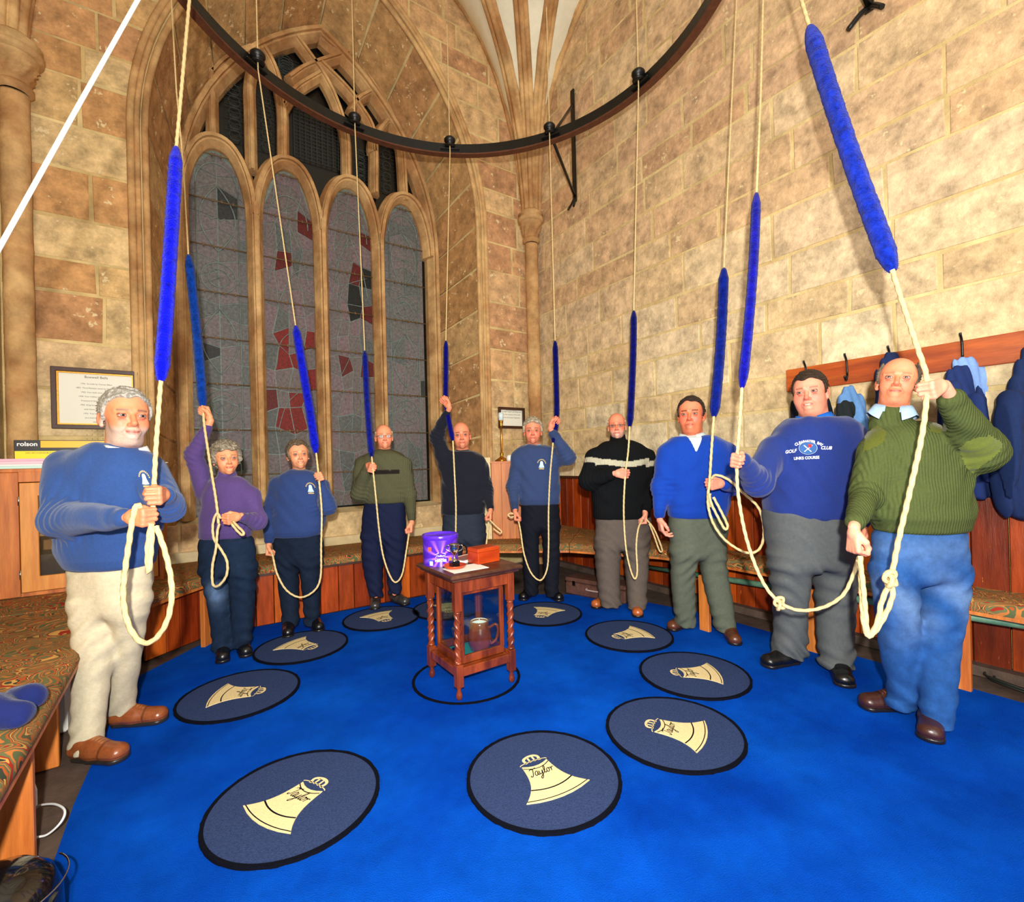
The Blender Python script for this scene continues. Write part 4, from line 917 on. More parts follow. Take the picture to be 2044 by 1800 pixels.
for x in (dx0 + .045, dx1 - .045): mb.box((x, CBY0 - .0125, (dz0 + dz1) / 2), (.09, .0245, dz1 - dz0), bev=.003)
dr = mb.out('door', mat('light_pine', (226, 150, 66), rough=.45, c2=(206, 120, 44), nscale=4, stretch=(4, 4, .4), noise=.2), cb)
MB().box(((dx0 + dx1) / 2, CBY0 - .006, (dz0 + dz1) / 2), (dx1 - dx0 - .17, .003, dz1 - dz0 - .17)).out('glass_pane', M_glass, dr)
for z in (dz0 + .12, dz1 - .12): MB().tube([(dx0 - .004, CBY0 - .02, z - .03), (dx0 - .004, CBY0 - .02, z), (dx0 - .004, CBY0 - .02, z + .03)], .006, 6).out('hinge', M_chrome, dr)
MB().box(((CBX0 + CBX1) / 2, CBY0 + .2, .93), (cw - .05, .36, .018)).out('shelf', M_pine, cb)
def book(label, c, dims, rot, col, group='books in the bookcase'):
    t = thing('book', label, 'book', c, group=group)
    M = Matrix.Rotation(rot, 3, 'Y'); mc = mat('cover_%d_%d_%d' % col, col, rough=.5)
    MB().box((0, 0, 0), dims, M, bev=.002).out('cover', mc, t, fix=False)
    MB().box(M @ Vector((0, .006, 0)), (dims[0] - .006, dims[1], dims[2] - .008), M).out('pages', M_paper, t, fix=False)
for i, (x, z, h_, w_, rot, col, lb) in enumerate([(-.85, 1.055, .24, .035, -.48, (40, 130, 50), 'green leaning book with yellow spine lettering in the bookcase'), (-.93, 1.005, .18, .028, -.75, (30, 30, 34), 'black leaning book under the green book in the bookcase'),
    (-.78, 1.06, .22, .03, -.44, (230, 225, 210), 'white leaning book right of the green book in the bookcase'), (-.96, .975, .16, .02, -.85, (220, 150, 60), 'thin orange book lying lowest in the bookcase slope')]):
    book(lb, (x, CBY0 + .13, z), (w_, .17, h_), rot, col)
bxm = thing('carton', 'dark red-brown carton wrapped in clear film on the bookcase floor', 'box', (-.74, CBY0 + .2, CBZ0 + .025)); MB().box((0, 0, .12), (.36, .26, .24), bev=.004).out('carton_body', M_dark, bxm, fix=False)
# on top of the bookcase
zt = CBZ1 + .001
for i, (col, h_, lb) in enumerate([((196, 232, 220), .018, 'pale green folder at the bottom of the stack on the bookcase'), ((240, 240, 236), .012, 'white folder between pink and green ones on the bookcase'), ((244, 200, 212), .020, 'pale pink folder under the topmost one on the bookcase'), ((240, 186, 204), .016, 'deeper pink folder topmost of the stack on the bookcase')]):
    MB().box((-.86 + random.uniform(-.01, .01), 4.66, zt + h_ / 2), (.5, .3, h_), Z(random.uniform(-.03, .03)), bev=.002).out('folder', mat('folder%d' % i, col, rough=.6), label=lb, cat='folder', group='folders on the bookcase'); zt += h_ + .0005
yb_ = thing('tool_box', 'black and yellow printed cardboard box standing on the bookcase', 'box', (-.79, 4.90, CBZ1))
MB().box((0, 0, .105), (.52, .16, .21), bev=.002).out('box_body', mat('box_black', (24, 24, 26), rough=.4), yb_, fix=False)
MB().box((.06, -.081, .18), (.36, .002, .05)).out('box_print', mat('box_orange', (246, 190, 20), rough=.4), yb_, fix=False)
MB().box((.0, -.081, .068), (.51, .002, .125)).out('box_print', mat('box_yellow', (246, 226, 10), rough=.4), yb_, fix=False)
me = text_mesh('rolson', .042, 0, 0, .001)
for v_ in me.vertices: v_.co = Vector((-.19 + v_.co.x, -.0825, .18 + v_.co.y))
me.materials.append(M_wht); link('lettering', me, yb_, M_wht)
me = text_mesh('240V RECHARGEABLE DRILL SET', .014)
for v_ in me.vertices: v_.co = Vector((-.1 + v_.co.x, -.0825, .116 + v_.co.y))
me.materials.append(M_ink); link('lettering', me, yb_, M_ink)
MB().tube(catmull([(-.62, 4.75, 1.45), (-.56, 4.72, 1.5), (-.5, 4.76, 1.47), (-.46, 4.74, 1.44)], 5), [.03] * 15 + [.02], 10).out('torch', M_black, label='black plastic torch lying in front of the yellow box', cat='torch')
for i in range(3): MB().box((-.3, 4.72, CBZ1 + .012 + i * .008), (.2, .28, .006), Z(.2 + i * .12)).out('paper_sheet', M_paper, label=('lowest', 'middle', 'topmost')[i] + ' of the loose papers at the right end of the bookcase top', cat='paper', group='loose papers on the bookcase')
lwp = thing('wood_panelling', 'dark brown boarded panel on the left wall beside the bookcase', 'panelling', (XL + .03, 3.9, 0)); 
for i in range(10): MB().box((XL + .04, 4.38 - i * .14 , .86), (.05, .134, .68), bev=.004).out('plank', M_dark, lwp)
MB().box((XL + .045, 3.75, 1.215), (.07, 1.42, .04), bev=.005).out('rail', M_dark, lwp)
# corner cupboard with candlestick, behind the bald man
cc = wpt(1035, 1000, 5.28); ca = math.atan2(RT.y, RT.x)
kc = thing('pine_cupboard', 'tall pine box cupboard in the right corner between the two dark-dressed men', 'cupboard', (cc.x, cc.y, .525), rz=ca)
x = -.29; i = 0
while x < .29:
    w_ = (.11, .15, .13, .12, .09)[i % 5]; w_ = min(w_, .29 - x); MB().box((x + w_ / 2, -.15, .41), (w_ - .004, .02, .82), bev=.002).out('board', M_pine, kc, fix=False); x += w_; i += 1
mb = MB().box((0, .02, .41), (.57, .3, .81)); mb.box((0, 0, .827), (.6, .34, .016)); mb.out('carcass', M_pine, kc, fix=False)
MB().box((-.34, -.08, .44), (.09, .12, .88)).out('side_post', mat('pale_post', (226, 204, 148), rough=.6, noise=.2), kc, fix=False)
cs = wpt(1002, 925, 5.2); cs.z = .525 + .836
t = thing('candlestick', 'tall brass candlestick with white glass top on the pine corner cupboard', 'candlestick', cs)
MB().lathe([(.0, .0), (.075, .0), (.075, .012), (.055, .025), (.03, .04), (.014, .055), (.02, .075), (.02, .09), (.011, .1), (.011, .38), (.018, .39), (.014, .4), (.024, .43), (.026, .445), (.0, .45)], (0, 0, 0), 24).out('stem', M_brass, t, fix=False)
MB().lathe([(.02, .445), (.026, .45), (.03, .5), (.026, .53), (.0, .535)], (0, 0, 0), 20).out('glass_top', mat('milk_glass', (206, 222, 220), rough=.2, noise=.4, nscale=30), t, fix=False)
cl = wpt(1018, 922, 5.15); cl.z = .525 + .836
MB().lathe([(0, 0), (.035, 0), (.038, .02), (.036, .05), (.025, .065), (0, .068)], cl, 16).out('table_clock', M_white, label='small rounded white clock beside the brass candlestick', cat='clock')
# under the benches
cs_ = fl(1185, 1200); t = thing('suitcase', 'old brown leather suitcase under the bench left of the striped-jumper man', 'suitcase', (3.4, 3.92, 0), rz=0)
a, b = fl(1118, 1186), fl(1258, 1213); an = math.atan2(b.y - a.y, b.x - a.x); c_ = (a + b) / 2; nn_ = Vector((-math.sin(an), math.cos(an), 0)) * .12
t.location = (c_.x + nn_.x, c_.y + nn_.y, .013); t.rotation_euler = (0, 0, an)
MB().box((0, 0, .062), (.66, .22, .12), bev=.014).out('case_base', M_case, t, fix=False); MB().box((0, 0, .147), (.665, .225, .045), bev=.014).out('lid', M_case, t, fix=False)
MB().tube(catmull([(-.07, -.115, .09), (-.06, -.14, .085), (.06, -.14, .085), (.07, -.115, .09)], 5), .008, 7).out('handle', mat('handle_grey', (170, 150, 140), rough=.4), t, fix=False)
for s in (-1, 1): MB().box((s * .22, -.115, .12), (.035, .01, .05), bev=.003).out('clasp', M_chrome, t, fix=False)
for k, (z, r_) in enumerate(((.03, .17), (.045, .15), (.06, .19))):
    c_ = fl(2035, 1392); MB().tube([(c_.x + .17 + r_ * math.cos(a) * .7, c_.y - .02 + r_ * math.sin(a), z * .6 + .006 * math.sin(3 * a)) for a in [2 * PI * q / 40 for q in range(41)]], .006, 6).out('cable_coil', mat('green_black', (36, 44, 38), rough=.5), label=('lowest', 'middle', 'topmost')[k] + ' dark cable coil on the floor under the right bench', cat='cable', group='cable coils')
t = thing('storage_box', 'white storage box with lid under the left bench behind the bearded man', 'box', (-.76, 3.52, 0)); MB().box((0, 0, .16), (.4, .3, .32), bev=.01).out('box_body', M_white, t, fix=False); MB().box((0, 0, .335), (.42, .32, .03), bev=.008).out('lid', M_white, t, fix=False)
c_ = fl(84, 1600); MB().box(c_ + Vector((-.10, 0, .04)), (.16, .12, .07), Z(.3), bev=.004).out('white_carton', M_white, label='small white carton on the floor under the left bench', cat='box')
pts = [fl(60, 1618, .02), fl(80, 1607, .05), fl(110, 1605, .08), fl(129, 1617, .09), fl(122, 1640, .07), fl(95, 1665, .03), fl(64, 1674, .02)]
e0, e1 = pts[0] + Vector((-.1, .02, 0)), pts[-1] + Vector((-.1, -.02, 0))
MB().tube(catmull([e0] + pts + [e1], 6), .004, 8).out('white_cable', mat('white_plastic', (240, 240, 236), rough=.3), label='white cable looping out over the carpet from under the left bench', cat='cable')
#%%SDF
# ------------------------------------------------------------------ implicit surfaces for bodies and clothes
class Grid:
    def __init__(s, lo, hi, h):
        s.lo = np.array(lo, np.float32); s.h = h; s.n = np.maximum(4, np.ceil((np.array(hi) - s.lo) / h).astype(int) + 1)
        s.ax = [s.lo[i] + h * np.arange(s.n[i], dtype=np.float32) for i in range(3)]; s.f = np.full(s.n, .2, np.float32)
    def sub(s, lo, hi):
        sl = []
        for i in range(3):
            a = int(max(0, math.floor((lo[i] - s.lo[i]) / s.h))); b = int(min(s.n[i], math.ceil((hi[i] - s.lo[i]) / s.h) + 1)); 
            if b <= a: return None
            sl.append(slice(a, b))
        X = s.ax[0][sl[0]][:, None, None]; Y = s.ax[1][sl[1]][None, :, None]; Z_ = s.ax[2][sl[2]][None, None, :]
        return tuple(sl), X, Y, Z_
    def uni(s, fn, lo, hi, k=.01):
        m = k * 1.5 + 2 * s.h; r = s.sub([a - m for a in lo], [b + m for b in hi])
        if r is None: return
        sl, X, Y, Z_ = r; d = fn(X, Y, Z_).astype(np.float32); f = s.f[sl]; h = np.clip(.5 + .5 * (f - d) / k, 0, 1); s.f[sl] = f + (d - f) * h - k * h * (1 - h)
    def cut(s, fn, lo, hi, k=.005):
        m = k * 1.5 + 2 * s.h; r = s.sub([a - m for a in lo], [b + m for b in hi])
        if r is None: return
        sl, X, Y, Z_ = r; d = -fn(X, Y, Z_).astype(np.float32); f = s.f[sl]; h = np.clip(.5 - .5 * (f - d) / k, 0, 1); s.f[sl] = f + (d - f) * h + k * h * (1 - h)
    def cone(s, a, b, r0, r1, k=.01, sq=None):
        a = np.array(a, float); b = np.array(b, float); R = max(r0, r1)
        def fn(X, Y, Z_):
            ab = b - a; L = ab @ ab + 1e-9; t = np.clip(((X - a[0]) * ab[0] + (Y - a[1]) * ab[1] + (Z_ - a[2]) * ab[2]) / L, 0, 1)
            return np.sqrt((X - a[0] - t * ab[0]) ** 2 + (Y - a[1] - t * ab[1]) ** 2 + (Z_ - a[2] - t * ab[2]) ** 2) - (r0 + (r1 - r0) * t)
        s.uni(fn, np.minimum(a, b) - R, np.maximum(a, b) + R, k)
    @staticmethod
    def efn(c, r, M=None):
        def fn(X, Y, Z_):
            x, y, z = X - c[0], Y - c[1], Z_ - c[2]
            if M is not None: x, y, z = M[0][0] * x + M[1][0] * y + M[2][0] * z, M[0][1] * x + M[1][1] * y + M[2][1] * z, M[0][2] * x + M[1][2] * y + M[2][2] * z
            q = np.sqrt((x / r[0]) ** 2 + (y / r[1]) ** 2 + (z / r[2]) ** 2); g_ = np.sqrt((x / r[0] ** 2) ** 2 + (y / r[1] ** 2) ** 2 + (z / r[2] ** 2) ** 2) + 1e-6
            return np.clip(q * (q - 1) / g_, -.1, .2)
        return fn
    def ell(s, c, r, k=.01, M=None):
        R = max(r) if M is not None else None; rr_ = [R] * 3 if R else r
        s.uni(s.efn(c, r, M), [c[i] - rr_[i] for i in range(3)], [c[i] + rr_[i] for i in range(3)], k)
    def ecut(s, c, r, k=.005): s.cut(s.efn(c, r), [c[i] - r[i] for i in range(3)], [c[i] + r[i] for i in range(3)], k)
    def mesh(s):
        f = s.f; f[0] = f[-1] = .1; f[:, 0] = f[:, -1] = .1; f[:, :, 0] = f[:, :, -1] = .1
        S = f < 0; nx, ny, nz = f.shape; cs = (nx - 1, ny - 1, nz - 1)
        acc = np.zeros(cs + (3,), np.float32); cnt = np.zeros(cs, np.float32); edges = []
        for ax in range(3):
            a = [slice(None)] * 3; b = [slice(None)] * 3; a[ax] = slice(0, -1); b[ax] = slice(1, None)
            cr_ = S[tuple(a)] != S[tuple(b)]; I = np.argwhere(cr_); f0 = f[tuple(a)][cr_]; f1 = f[tuple(b)][cr_]; t = f0 / (f0 - f1)
            P = I.astype(np.float32); P[:, ax] += t; edges.append((I, f0 < 0)); o1, o2 = [q for q in range(3) if q != ax]
            for d1 in (0, -1):
                for d2 in (0, -1):
                    J = I.copy(); J[:, o1] += d1; J[:, o2] += d2; ok = (J >= 0).all(1) & (J < np.array(cs)).all(1); Jk = J[ok]
                    ix = (Jk[:, 0] * cs[1] + Jk[:, 1]) * cs[2] + Jk[:, 2]
                    for q in range(3): acc.reshape(-1, 3)[:, q] += np.bincount(ix, P[ok][:, q], minlength=cnt.size).astype(np.float32)
                    cnt.reshape(-1)[:] += np.bincount(ix, minlength=cnt.size)
        m = cnt > 0; idx = np.full(cs, -1, np.int64); idx[m] = np.arange(m.sum()); V = acc[m] / cnt[m][:, None] * s.h + s.lo
        Fs = []
        for ax, (I, neg) in enumerate(edges):
            o1, o2 = [(1, 2), (2, 0), (0, 1)][ax]; q = []
            ok = (I[:, o1] > 0) & (I[:, o2] > 0) & (I[:, o1] < cs[o1]) & (I[:, o2] < cs[o2]); I = I[ok]; ng = neg[ok]
            for d1, d2 in ((-1, -1), (0, -1), (0, 0), (-1, 0)):
                J = I.copy(); J[:, o1] += d1; J[:, o2] += d2; q.append(idx[J[:, 0], J[:, 1], J[:, 2]])
            Q = np.stack(q, 1); Q[~ng] = Q[~ng][:, ::-1]; Fs.append(Q)
        return V, np.concatenate(Fs)
def crom(z, v, n=50):
    """smooth curve through samples (z ascending) resampled densely"""
    z = np.array(z, float); v = np.array(v, float); zz = np.linspace(z[0], z[-1], n); out = np.interp(zz, z, v)
    k = np.array([1, 2, 3, 2, 1.]) / 9; p = np.pad(out, 2, mode='edge'); return zz, np.convolve(p, k, 'valid')
def loft_fn(rows, zlo, zhi, cap=.012, pad=0.):
    """rows: (z, cx, cy, a, b) ascending z"""
    R = np.array(sorted([tuple(r) for r in rows])); zz, cx = crom(R[:, 0], R[:, 1]); cy = crom(R[:, 0], R[:, 2])[1]; A_ = crom(R[:, 0], R[:, 3])[1] + pad; B_ = crom(R[:, 0], R[:, 4])[1] + pad
    def fn(X, Y, Z_):
        z = Z_[0, 0]; x0 = np.interp(z, zz, cx); y0 = np.interp(z, zz, cy); a = np.interp(z, zz, A_); b = np.interp(z, zz, B_)
        q = (np.abs((X - x0) / a) ** 2.3 + np.abs((Y - y0) / b) ** 2.3) ** (1 / 2.3); d = (q - 1) * np.minimum(a, b) * .9
        c = np.maximum(z - zhi, zlo - z)[None, None, :]; h = np.clip(.5 - .5 * (d - c) / cap, 0, 1); return d + (c - d) * h + cap * h * (1 - h)
    lo = (float((cx - A_).min()), float((cy - B_).min()), zlo); hi = (float((cx + A_).max()), float((cy + B_).max()), zhi); return fn, lo, hi
def wrinkle(X, Y, Z_, s, fx=9, fz=34): return np.sin(fz * Z_ + 5 * np.sin(fx * X + s) + 6 * np.sin(8 * Y + s * 2)) * np.sin(fx * 1.4 * X + 7 * Z_ + s * 3) + .6 * np.sin(fz * .5 * Z_ - 11 * X + 3 * np.sin(9 * Z_ + s))
# canonical head: face looks to -y, eyes at z=0, chin at z=-.118, crown at z=.117
def head_mesh(o):
    h = .0034; jw, fat = o.get('jaw', 1.), o.get('fat', 0.)
    g_ = Grid((-.105, -.14, -.215), (.105, .125, .135), h)
    g_.ell((0, .016, .03), (.076, .096, .087), .02); g_.ell((0, -.034, .014), (.066, .062, .086), .03)
    g_.ell((0, -.03, -.058), (.057 * jw + fat * .012, .058, .056 + fat * .004), .03); g_.ell((0, -.074, -.096), (.021, .02, .02), .022)
    for s in (-1, 1):
        g_.ell((s * .037 * (1 + fat * .15), -.06, -.034), (.023 + fat * .006, .023 + fat * .003, .027 + fat * .006), .024); g_.cone((s * .012, -.091, .021), (s * .05, -.072, .019), .008, .006, .014)
    for s in (-1, 1): g_.ecut((s * .0325, -.101, .001), (.018, .015, .011), .012)
    g_.cone((0, -.089, .012), (0, -.116, -.031), .0075, .0115, .007); g_.ell((0, -.108, -.036), (.0115, .012, .009), .006)
    for s in (-1, 1): g_.ell((s * .0125, -.1, -.038), (.0075, .010, .0075), .005); g_.ecut((s * .006, -.108, -.046), (.0035, .005, .004), .002)
    g_.ell((0, -.084, -.064), (.029, .018, .022), .014)
    sm = o.get('smile', 0); L = [(-.024, -.090, -.064 + sm), (-.012, -.1, -.0635 + sm * .3), (0, -.1025, -.0625), (.012, -.1, -.0635 + sm * .3), (.024, -.090, -.064 + sm)]
    for a, b in zip(L[:-1], L[1:]): g_.cone(a, b, .0042, .0042, .003); g_.cone((a[0] * .85, a[1] + .001, a[2] - .008), (b[0] * .85, b[1] + .001, b[2] - .008), .0045, .0045, .003)
    for a, b in zip(L[:-1], L[1:]):
        lo = [min(a[i], b[i]) - .01 for i in range(3)]; hi = [max(a[i], b[i]) + .01 for i in range(3)]; A_, B_ = np.array(a) + (0, -.005, -.0042), np.array(b) + (0, -.005, -.0042)
        def fn(X, Y, Z_, A_=A_, B_=B_):
            ab = B_ - A_; t = np.clip(((X - A_[0]) * ab[0] + (Y - A_[1]) * ab[1] + (Z_ - A_[2]) * ab[2]) / (ab @ ab), 0, 1); return np.sqrt((X - A_[0] - t * ab[0]) ** 2 + ((Y - A_[1] - t * ab[1]) * .6) ** 2 + (Z_ - A_[2] - t * ab[2]) ** 2) - (.0016 + o.get('open', 0))
        g_.cut(fn, lo, hi, .002)
    for s in (-1, 1):
        e = np.array((s * .0325, -.0835, .001))
        def lid(X, Y, Z_, e=e): d = np.sqrt((X - e[0]) ** 2 + (Y - e[1]) ** 2 + (Z_ - e[2]) ** 2) - .0148; z = Z_ - e[2] + 0 * X + 0 * Y; return np.maximum(d, -np.maximum(z - .0024 + 22 * (X - e[0]) ** 2, -.0040 - z))
        g_.uni(lid, e - .016, e + .016, .002)
        c = (s * .0795, .012, -.008); M = Matrix.Rotation(s * -.35, 3, 'Z') @ Matrix.Rotation(.15, 3, 'X'); M = np.array(M)
        g_.ell(c, (.0075, .019, .032), .006, M); g_.ecut((s * .088, .008, -.003), (.006, .010, .018), .004)
        g_.ell((s * .078, .004, -.036), (.007, .009, .009), .005)
    for s in (-1, 1):      # folds from the nose to the mouth and under the eyes
        for A_, B_, r_ in (((s * .019, -.101, -.040), (s * .033, -.090, -.066), .0022), ((s * .020, -.098, -.014), (s * .044, -.086, -.014), .0015), ((s * .022, -.100, .012), (s * .046, -.084, .0135), .0015)):
            A_, B_ = np.array(A_), np.array(B_)
            def fn(X, Y, Z_, A_=A_, B_=B_, r_=r_):
                ab = B_ - A_; t = np.clip(((X - A_[0]) * ab[0] + (Y - A_[1]) * ab[1] + (Z_ - A_[2]) * ab[2]) / (ab @ ab), 0, 1); return np.sqrt((X - A_[0] - t * ab[0]) ** 2 + ((Y - A_[1] - t * ab[1]) * .3) ** 2 + (Z_ - A_[2] - t * ab[2]) ** 2) - r_
            g_.cut(fn, np.minimum(A_, B_) - .012, np.maximum(A_, B_) + .012, .004)
    g_.ell((0, -.092, -.088), (.016, .010, .008), .012)
    nr = o.get('neck', .056); g_.cone((0, .018, -.07), (0, .038, -.215), nr, nr + .006, .03)
    if fat: g_.ell((0, -.035, -.105), (.045, .04, .02 + .012 * fat), .03)
    if o.get('beard'):
        def bd(X, Y, Z_): return g_.efn((0, -.032, -.062), (.0605 * jw, .064, .060))(X, Y, Z_) + .0014 * np.sin(300 * X) * np.sin(260 * Z_ + 90 * Y)
        g_.cut(lambda X, Y, Z_: X * 0 + Y * 0 + Z_ * 0 + 1, (0, 0, 0), (0, 0, 0))
    V, Fc = g_.mesh()
    x, y, z = V.T; sk = np.array(lin(o.get('skin', (226, 148, 112)))); C = np.tile(sk, (len(V), 1)).astype(np.float32)
    def mixc(w_, c): 
        nonlocal C
        w_ = np.clip(w_, 0, 1)[:, None]; C = C * (1 - w_) + np.array(lin(c)) * w_
    rd = o.get('red', .35); G = lambda cx_, cy_, cz_, s_: np.exp(-((x - cx_) ** 2 + (y - cy_) ** 2 + (z - cz_) ** 2) / s_ ** 2)
    for s in (-1, 1): mixc(rd * G(s * .042, -.075, -.028, .026), (222, 92, 72)); mixc(.5 * G(s * .0325, -.09, -.012, .012), (190, 104, 84))
    mixc(rd * 1.3 * G(0, -.115, -.032, .016), (218, 86, 66)); mixc(.35 * np.exp(-((z - .07) / .03) ** 2) * (y < -.03), (232, 160, 122))
    for s in (-1, 1): mixc(.4 * G(s * .083, .01, -.01, .03), (214, 104, 84))
    bc = o.get('brow', (120, 90, 70))
    for s in (-1, 1): bz = .0225 - .05 * np.abs(np.abs(x) - .03); mixc(o.get('browk', .7) * np.exp(-((z - bz) / .0042) ** 2) * (np.abs(np.abs(x) - .032) < .019) * (y < -.06) * (np.sign(x) == s), bc)
    bd_ = o.get('beardc')
    if bd_:
        zb = np.interp(y, [-.12, -.07, -.03, .01], [-.050, -.048, -.03, -.004]); m_ = 1 / (1 + np.exp((z - zb) / .004)); m_ *= 1 / (1 + np.exp((y - .005) / .005)); m_ *= 1 / (1 + np.exp((-z - .128) / .004)); m_ *= (1 - .0 * G(0, -.1, -.066, .018))
        m_ *= .62 + .38 * np.random.RandomState(3).rand(len(x)); mixc(o.get('beardk', .85) * m_, bd_)
    lp = np.exp(-((z + .0665 - sm * (x / .024) ** 2) / .0075) ** 4) * (np.abs(x) < .024) * (y < -.086); mixc(.75 * lp, o.get('lip', (188, 92, 78)))
    for s in (-1, 1): mixc(.35 * np.exp(-(((x - s * (.026 + (-.053 - z) * .55)) / .003) ** 2)) * (z < -.038) * (z > -.07) * (y < -.07), (168, 84, 66)); mixc(.5 * np.exp(-((z + .0145) / .003) ** 2) * (np.abs(np.abs(x) - .032) < .013) * (y < -.075), (176, 92, 74))  # nose-to-mouth folds and under-eye creases: shading painted as a darker tone
    if o.get('open', 0): mixc(.8 * np.exp(-((z + .0668 - sm * (x / .024) ** 2) / .0022) ** 2) * (np.abs(x) < .012) * (y < -.084), (240, 226, 206))
    else: mixc(.75 * np.exp(-((z + .0668 - sm * (x / .024) ** 2) / .0016) ** 2) * (np.abs(x) < .024) * (y < -.084), (110, 40, 34))
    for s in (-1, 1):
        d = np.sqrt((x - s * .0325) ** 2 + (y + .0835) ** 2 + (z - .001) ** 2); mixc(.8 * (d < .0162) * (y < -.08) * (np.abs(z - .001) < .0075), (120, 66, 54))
    return V, Fc, C
def hair_mesh(o):
    g_ = Grid((-.125, -.135, -.12), (.125, .14, .16), .0042); th = o.get('hth', .013); st = o['style']; sd = o.get('seed', 1)
    base = Grid.efn((0, .016, .03), (.076 + th * .9, .096 + th, .087 + th)); b2 = Grid.efn((0, -.034, .014), (.066 + th * .7, .062 + th * .8, .086 + th))
    ys = [-.13, -.09, -.065, -.045, -.03, -.012, .0, .03, .05, .12]
    zl = {'short': [.088, .08, .066, .05, .016, -.018, .012, .012, -.03, -.055], 'fringe': [.05, .052, .048, .036, .012, -.018, .012, .012, -.035, -.06],
          'long': [.06, .058, .05, .03, -.012, -.035, -.04, -.045, -.07, -.08], 'bald': [.2, .2, .2, .2, .04, -.012, .014, .012, -.03, -.05], 'recede': [.12, .11, .1, .085, .03, -.015, .012, .012, -.035, -.055]}[st]
    zl = [z + o.get('hl', 0) * (i < 4) for i, z in enumerate(zl)]
    wv = o.get('wave', .003)
    def fn(X, Y, Z_):
        d = base(X, Y, Z_); e = b2(X, Y, Z_); k = .03; h_ = np.clip(.5 + .5 * (d - e) / k, 0, 1); d = d + (e - d) * h_ - k * h_ * (1 - h_)
        d = d + wv * np.sin(70 * X + 20 * np.sin(30 * Z_ + sd) + sd) * np.sin(55 * Y + 35 * Z_ + sd * 2) + .0016 * np.sin(230 * X + 60 * Y + sd) * np.cos(70 * Z_ + 190 * Y)
        yl = Y + .004 * np.sin(130 * X + sd); L = np.interp(yl, ys, zl).astype(np.float32) + .006 * np.sin(90 * X + sd * 3) + .25 * np.abs(X) * 0
        c = (L - Z_) * .75; m_ = np.maximum(d, c)
        if st == 'bald': m_ = np.maximum(m_, Z_ - (.05 + .25 * np.clip(Y, 0, .1)))
        if st == 'recede': m_ = np.maximum(m_, np.minimum(Z_ - .075, .062 - np.abs(X) + .2 * np.clip(Y - .02, 0, 1)))
        return m_
    sl, X, Y, Z_ = g_.sub(g_.lo, g_.lo + g_.h * g_.n); g_.f[sl] = fn(X, Y, Z_)
    if o.get('bun'): g_.uni(Grid.efn((0, .02, .075), (.085, .09, .05)), (-.09, -.07, .02), (.09, .11, .13), .02)
    V, Fc = g_.mesh(); c1, c2 = np.array(lin(o['hair'])), np.array(lin(o.get('hair2', o['hair']))); w_ = (.5 + .5 * np.sin(V[:, 0] * 160 + 25 * np.sin(V[:, 1] * 50) + V[:, 2] * 30))[:, None]
    return V, Fc, c1 * w_ + c2 * (1 - w_)
def hand_prims(kind):
    P = []; zj = [.030, .010, -.010, -.029]; ln = [.95, 1.05, 1., .8]
    A_ = {'fist': [(78, 168, 222)] * 4, 'relax': [(28, 62, 80), (34, 70, 90), (42, 80, 100), (48, 88, 110)]}[kind]
    for j in range(4):
        P.append(((.004, 0, zj[j] * .62), (.084 - abs(j - 1) * .003, 0, zj[j]), .0135, .0118, .012))
        p = np.array((.084 - abs(j - 1) * .003, 0, zj[j])); r = .0103
        for q, L in enumerate((.043, .027, .021)):
            a = math.radians(A_[j][q]); n_ = p + np.array((math.cos(a), math.sin(a), 0)) * L * ln[j]; P.append((tuple(p), tuple(n_), r, r - .0012, .0035)); p = n_; r -= .0012
    if kind == 'fist': T = [(.012, .006, .022), (.042, .026, .036), (.068, .044, .026), (.083, .05, .010)]
    else: T = [(.012, .004, .022), (.04, .018, .044), (.066, .03, .048), (.086, .038, .044)]
    rr_ = [.016, .0135, .011, .0095]
    for q in range(3): P.append((T[q], T[q + 1], rr_[q], rr_[q + 1], .006))
    P.append(((-.018, .002, 0), (.008, 0, 0), .0225, .0225, .012)); return P
def norm(v): v = np.array(v, float); return v / (np.linalg.norm(v) + 1e-9)
def place_hand(kind, hand, C_, R_, W_, sc=1.0):
    """C_: rope point (camera frame), R_: thumb side along rope, W_: towards the forearm. returns mesh and wrist point"""
    z = norm(R_); W_ = np.array(W_, float); W_ = norm(W_ - z * (W_ @ z)); x = -W_; y = np.cross(z, x) * (1 if hand == 'R' else -1)
    c = np.array((.078, .022, 0)) if kind == 'fist' else np.array((.06, .01, 0))
    P = hand_prims(kind); g_ = Grid((-.075, -.045, -.065), (.175, .095, .065), .003)
    for a, b, r0, r1, k in P: g_.cone(a, b, r0, r1, k)
    V, Fc = g_.mesh(); B = np.stack([x, y, z], 0)
    if hand == 'L': Fc = Fc[:, ::-1]
    sk = np.linalg.norm(V, axis=1)
    kn = np.exp(-((V[:, 0] - .09) / .02) ** 2)
    V2 = (V - c) @ B * sc + np.array(C_); wr = (np.array((-.02, 0, 0)) - c) @ B * sc + np.array(C_); return V2, Fc, wr, kn
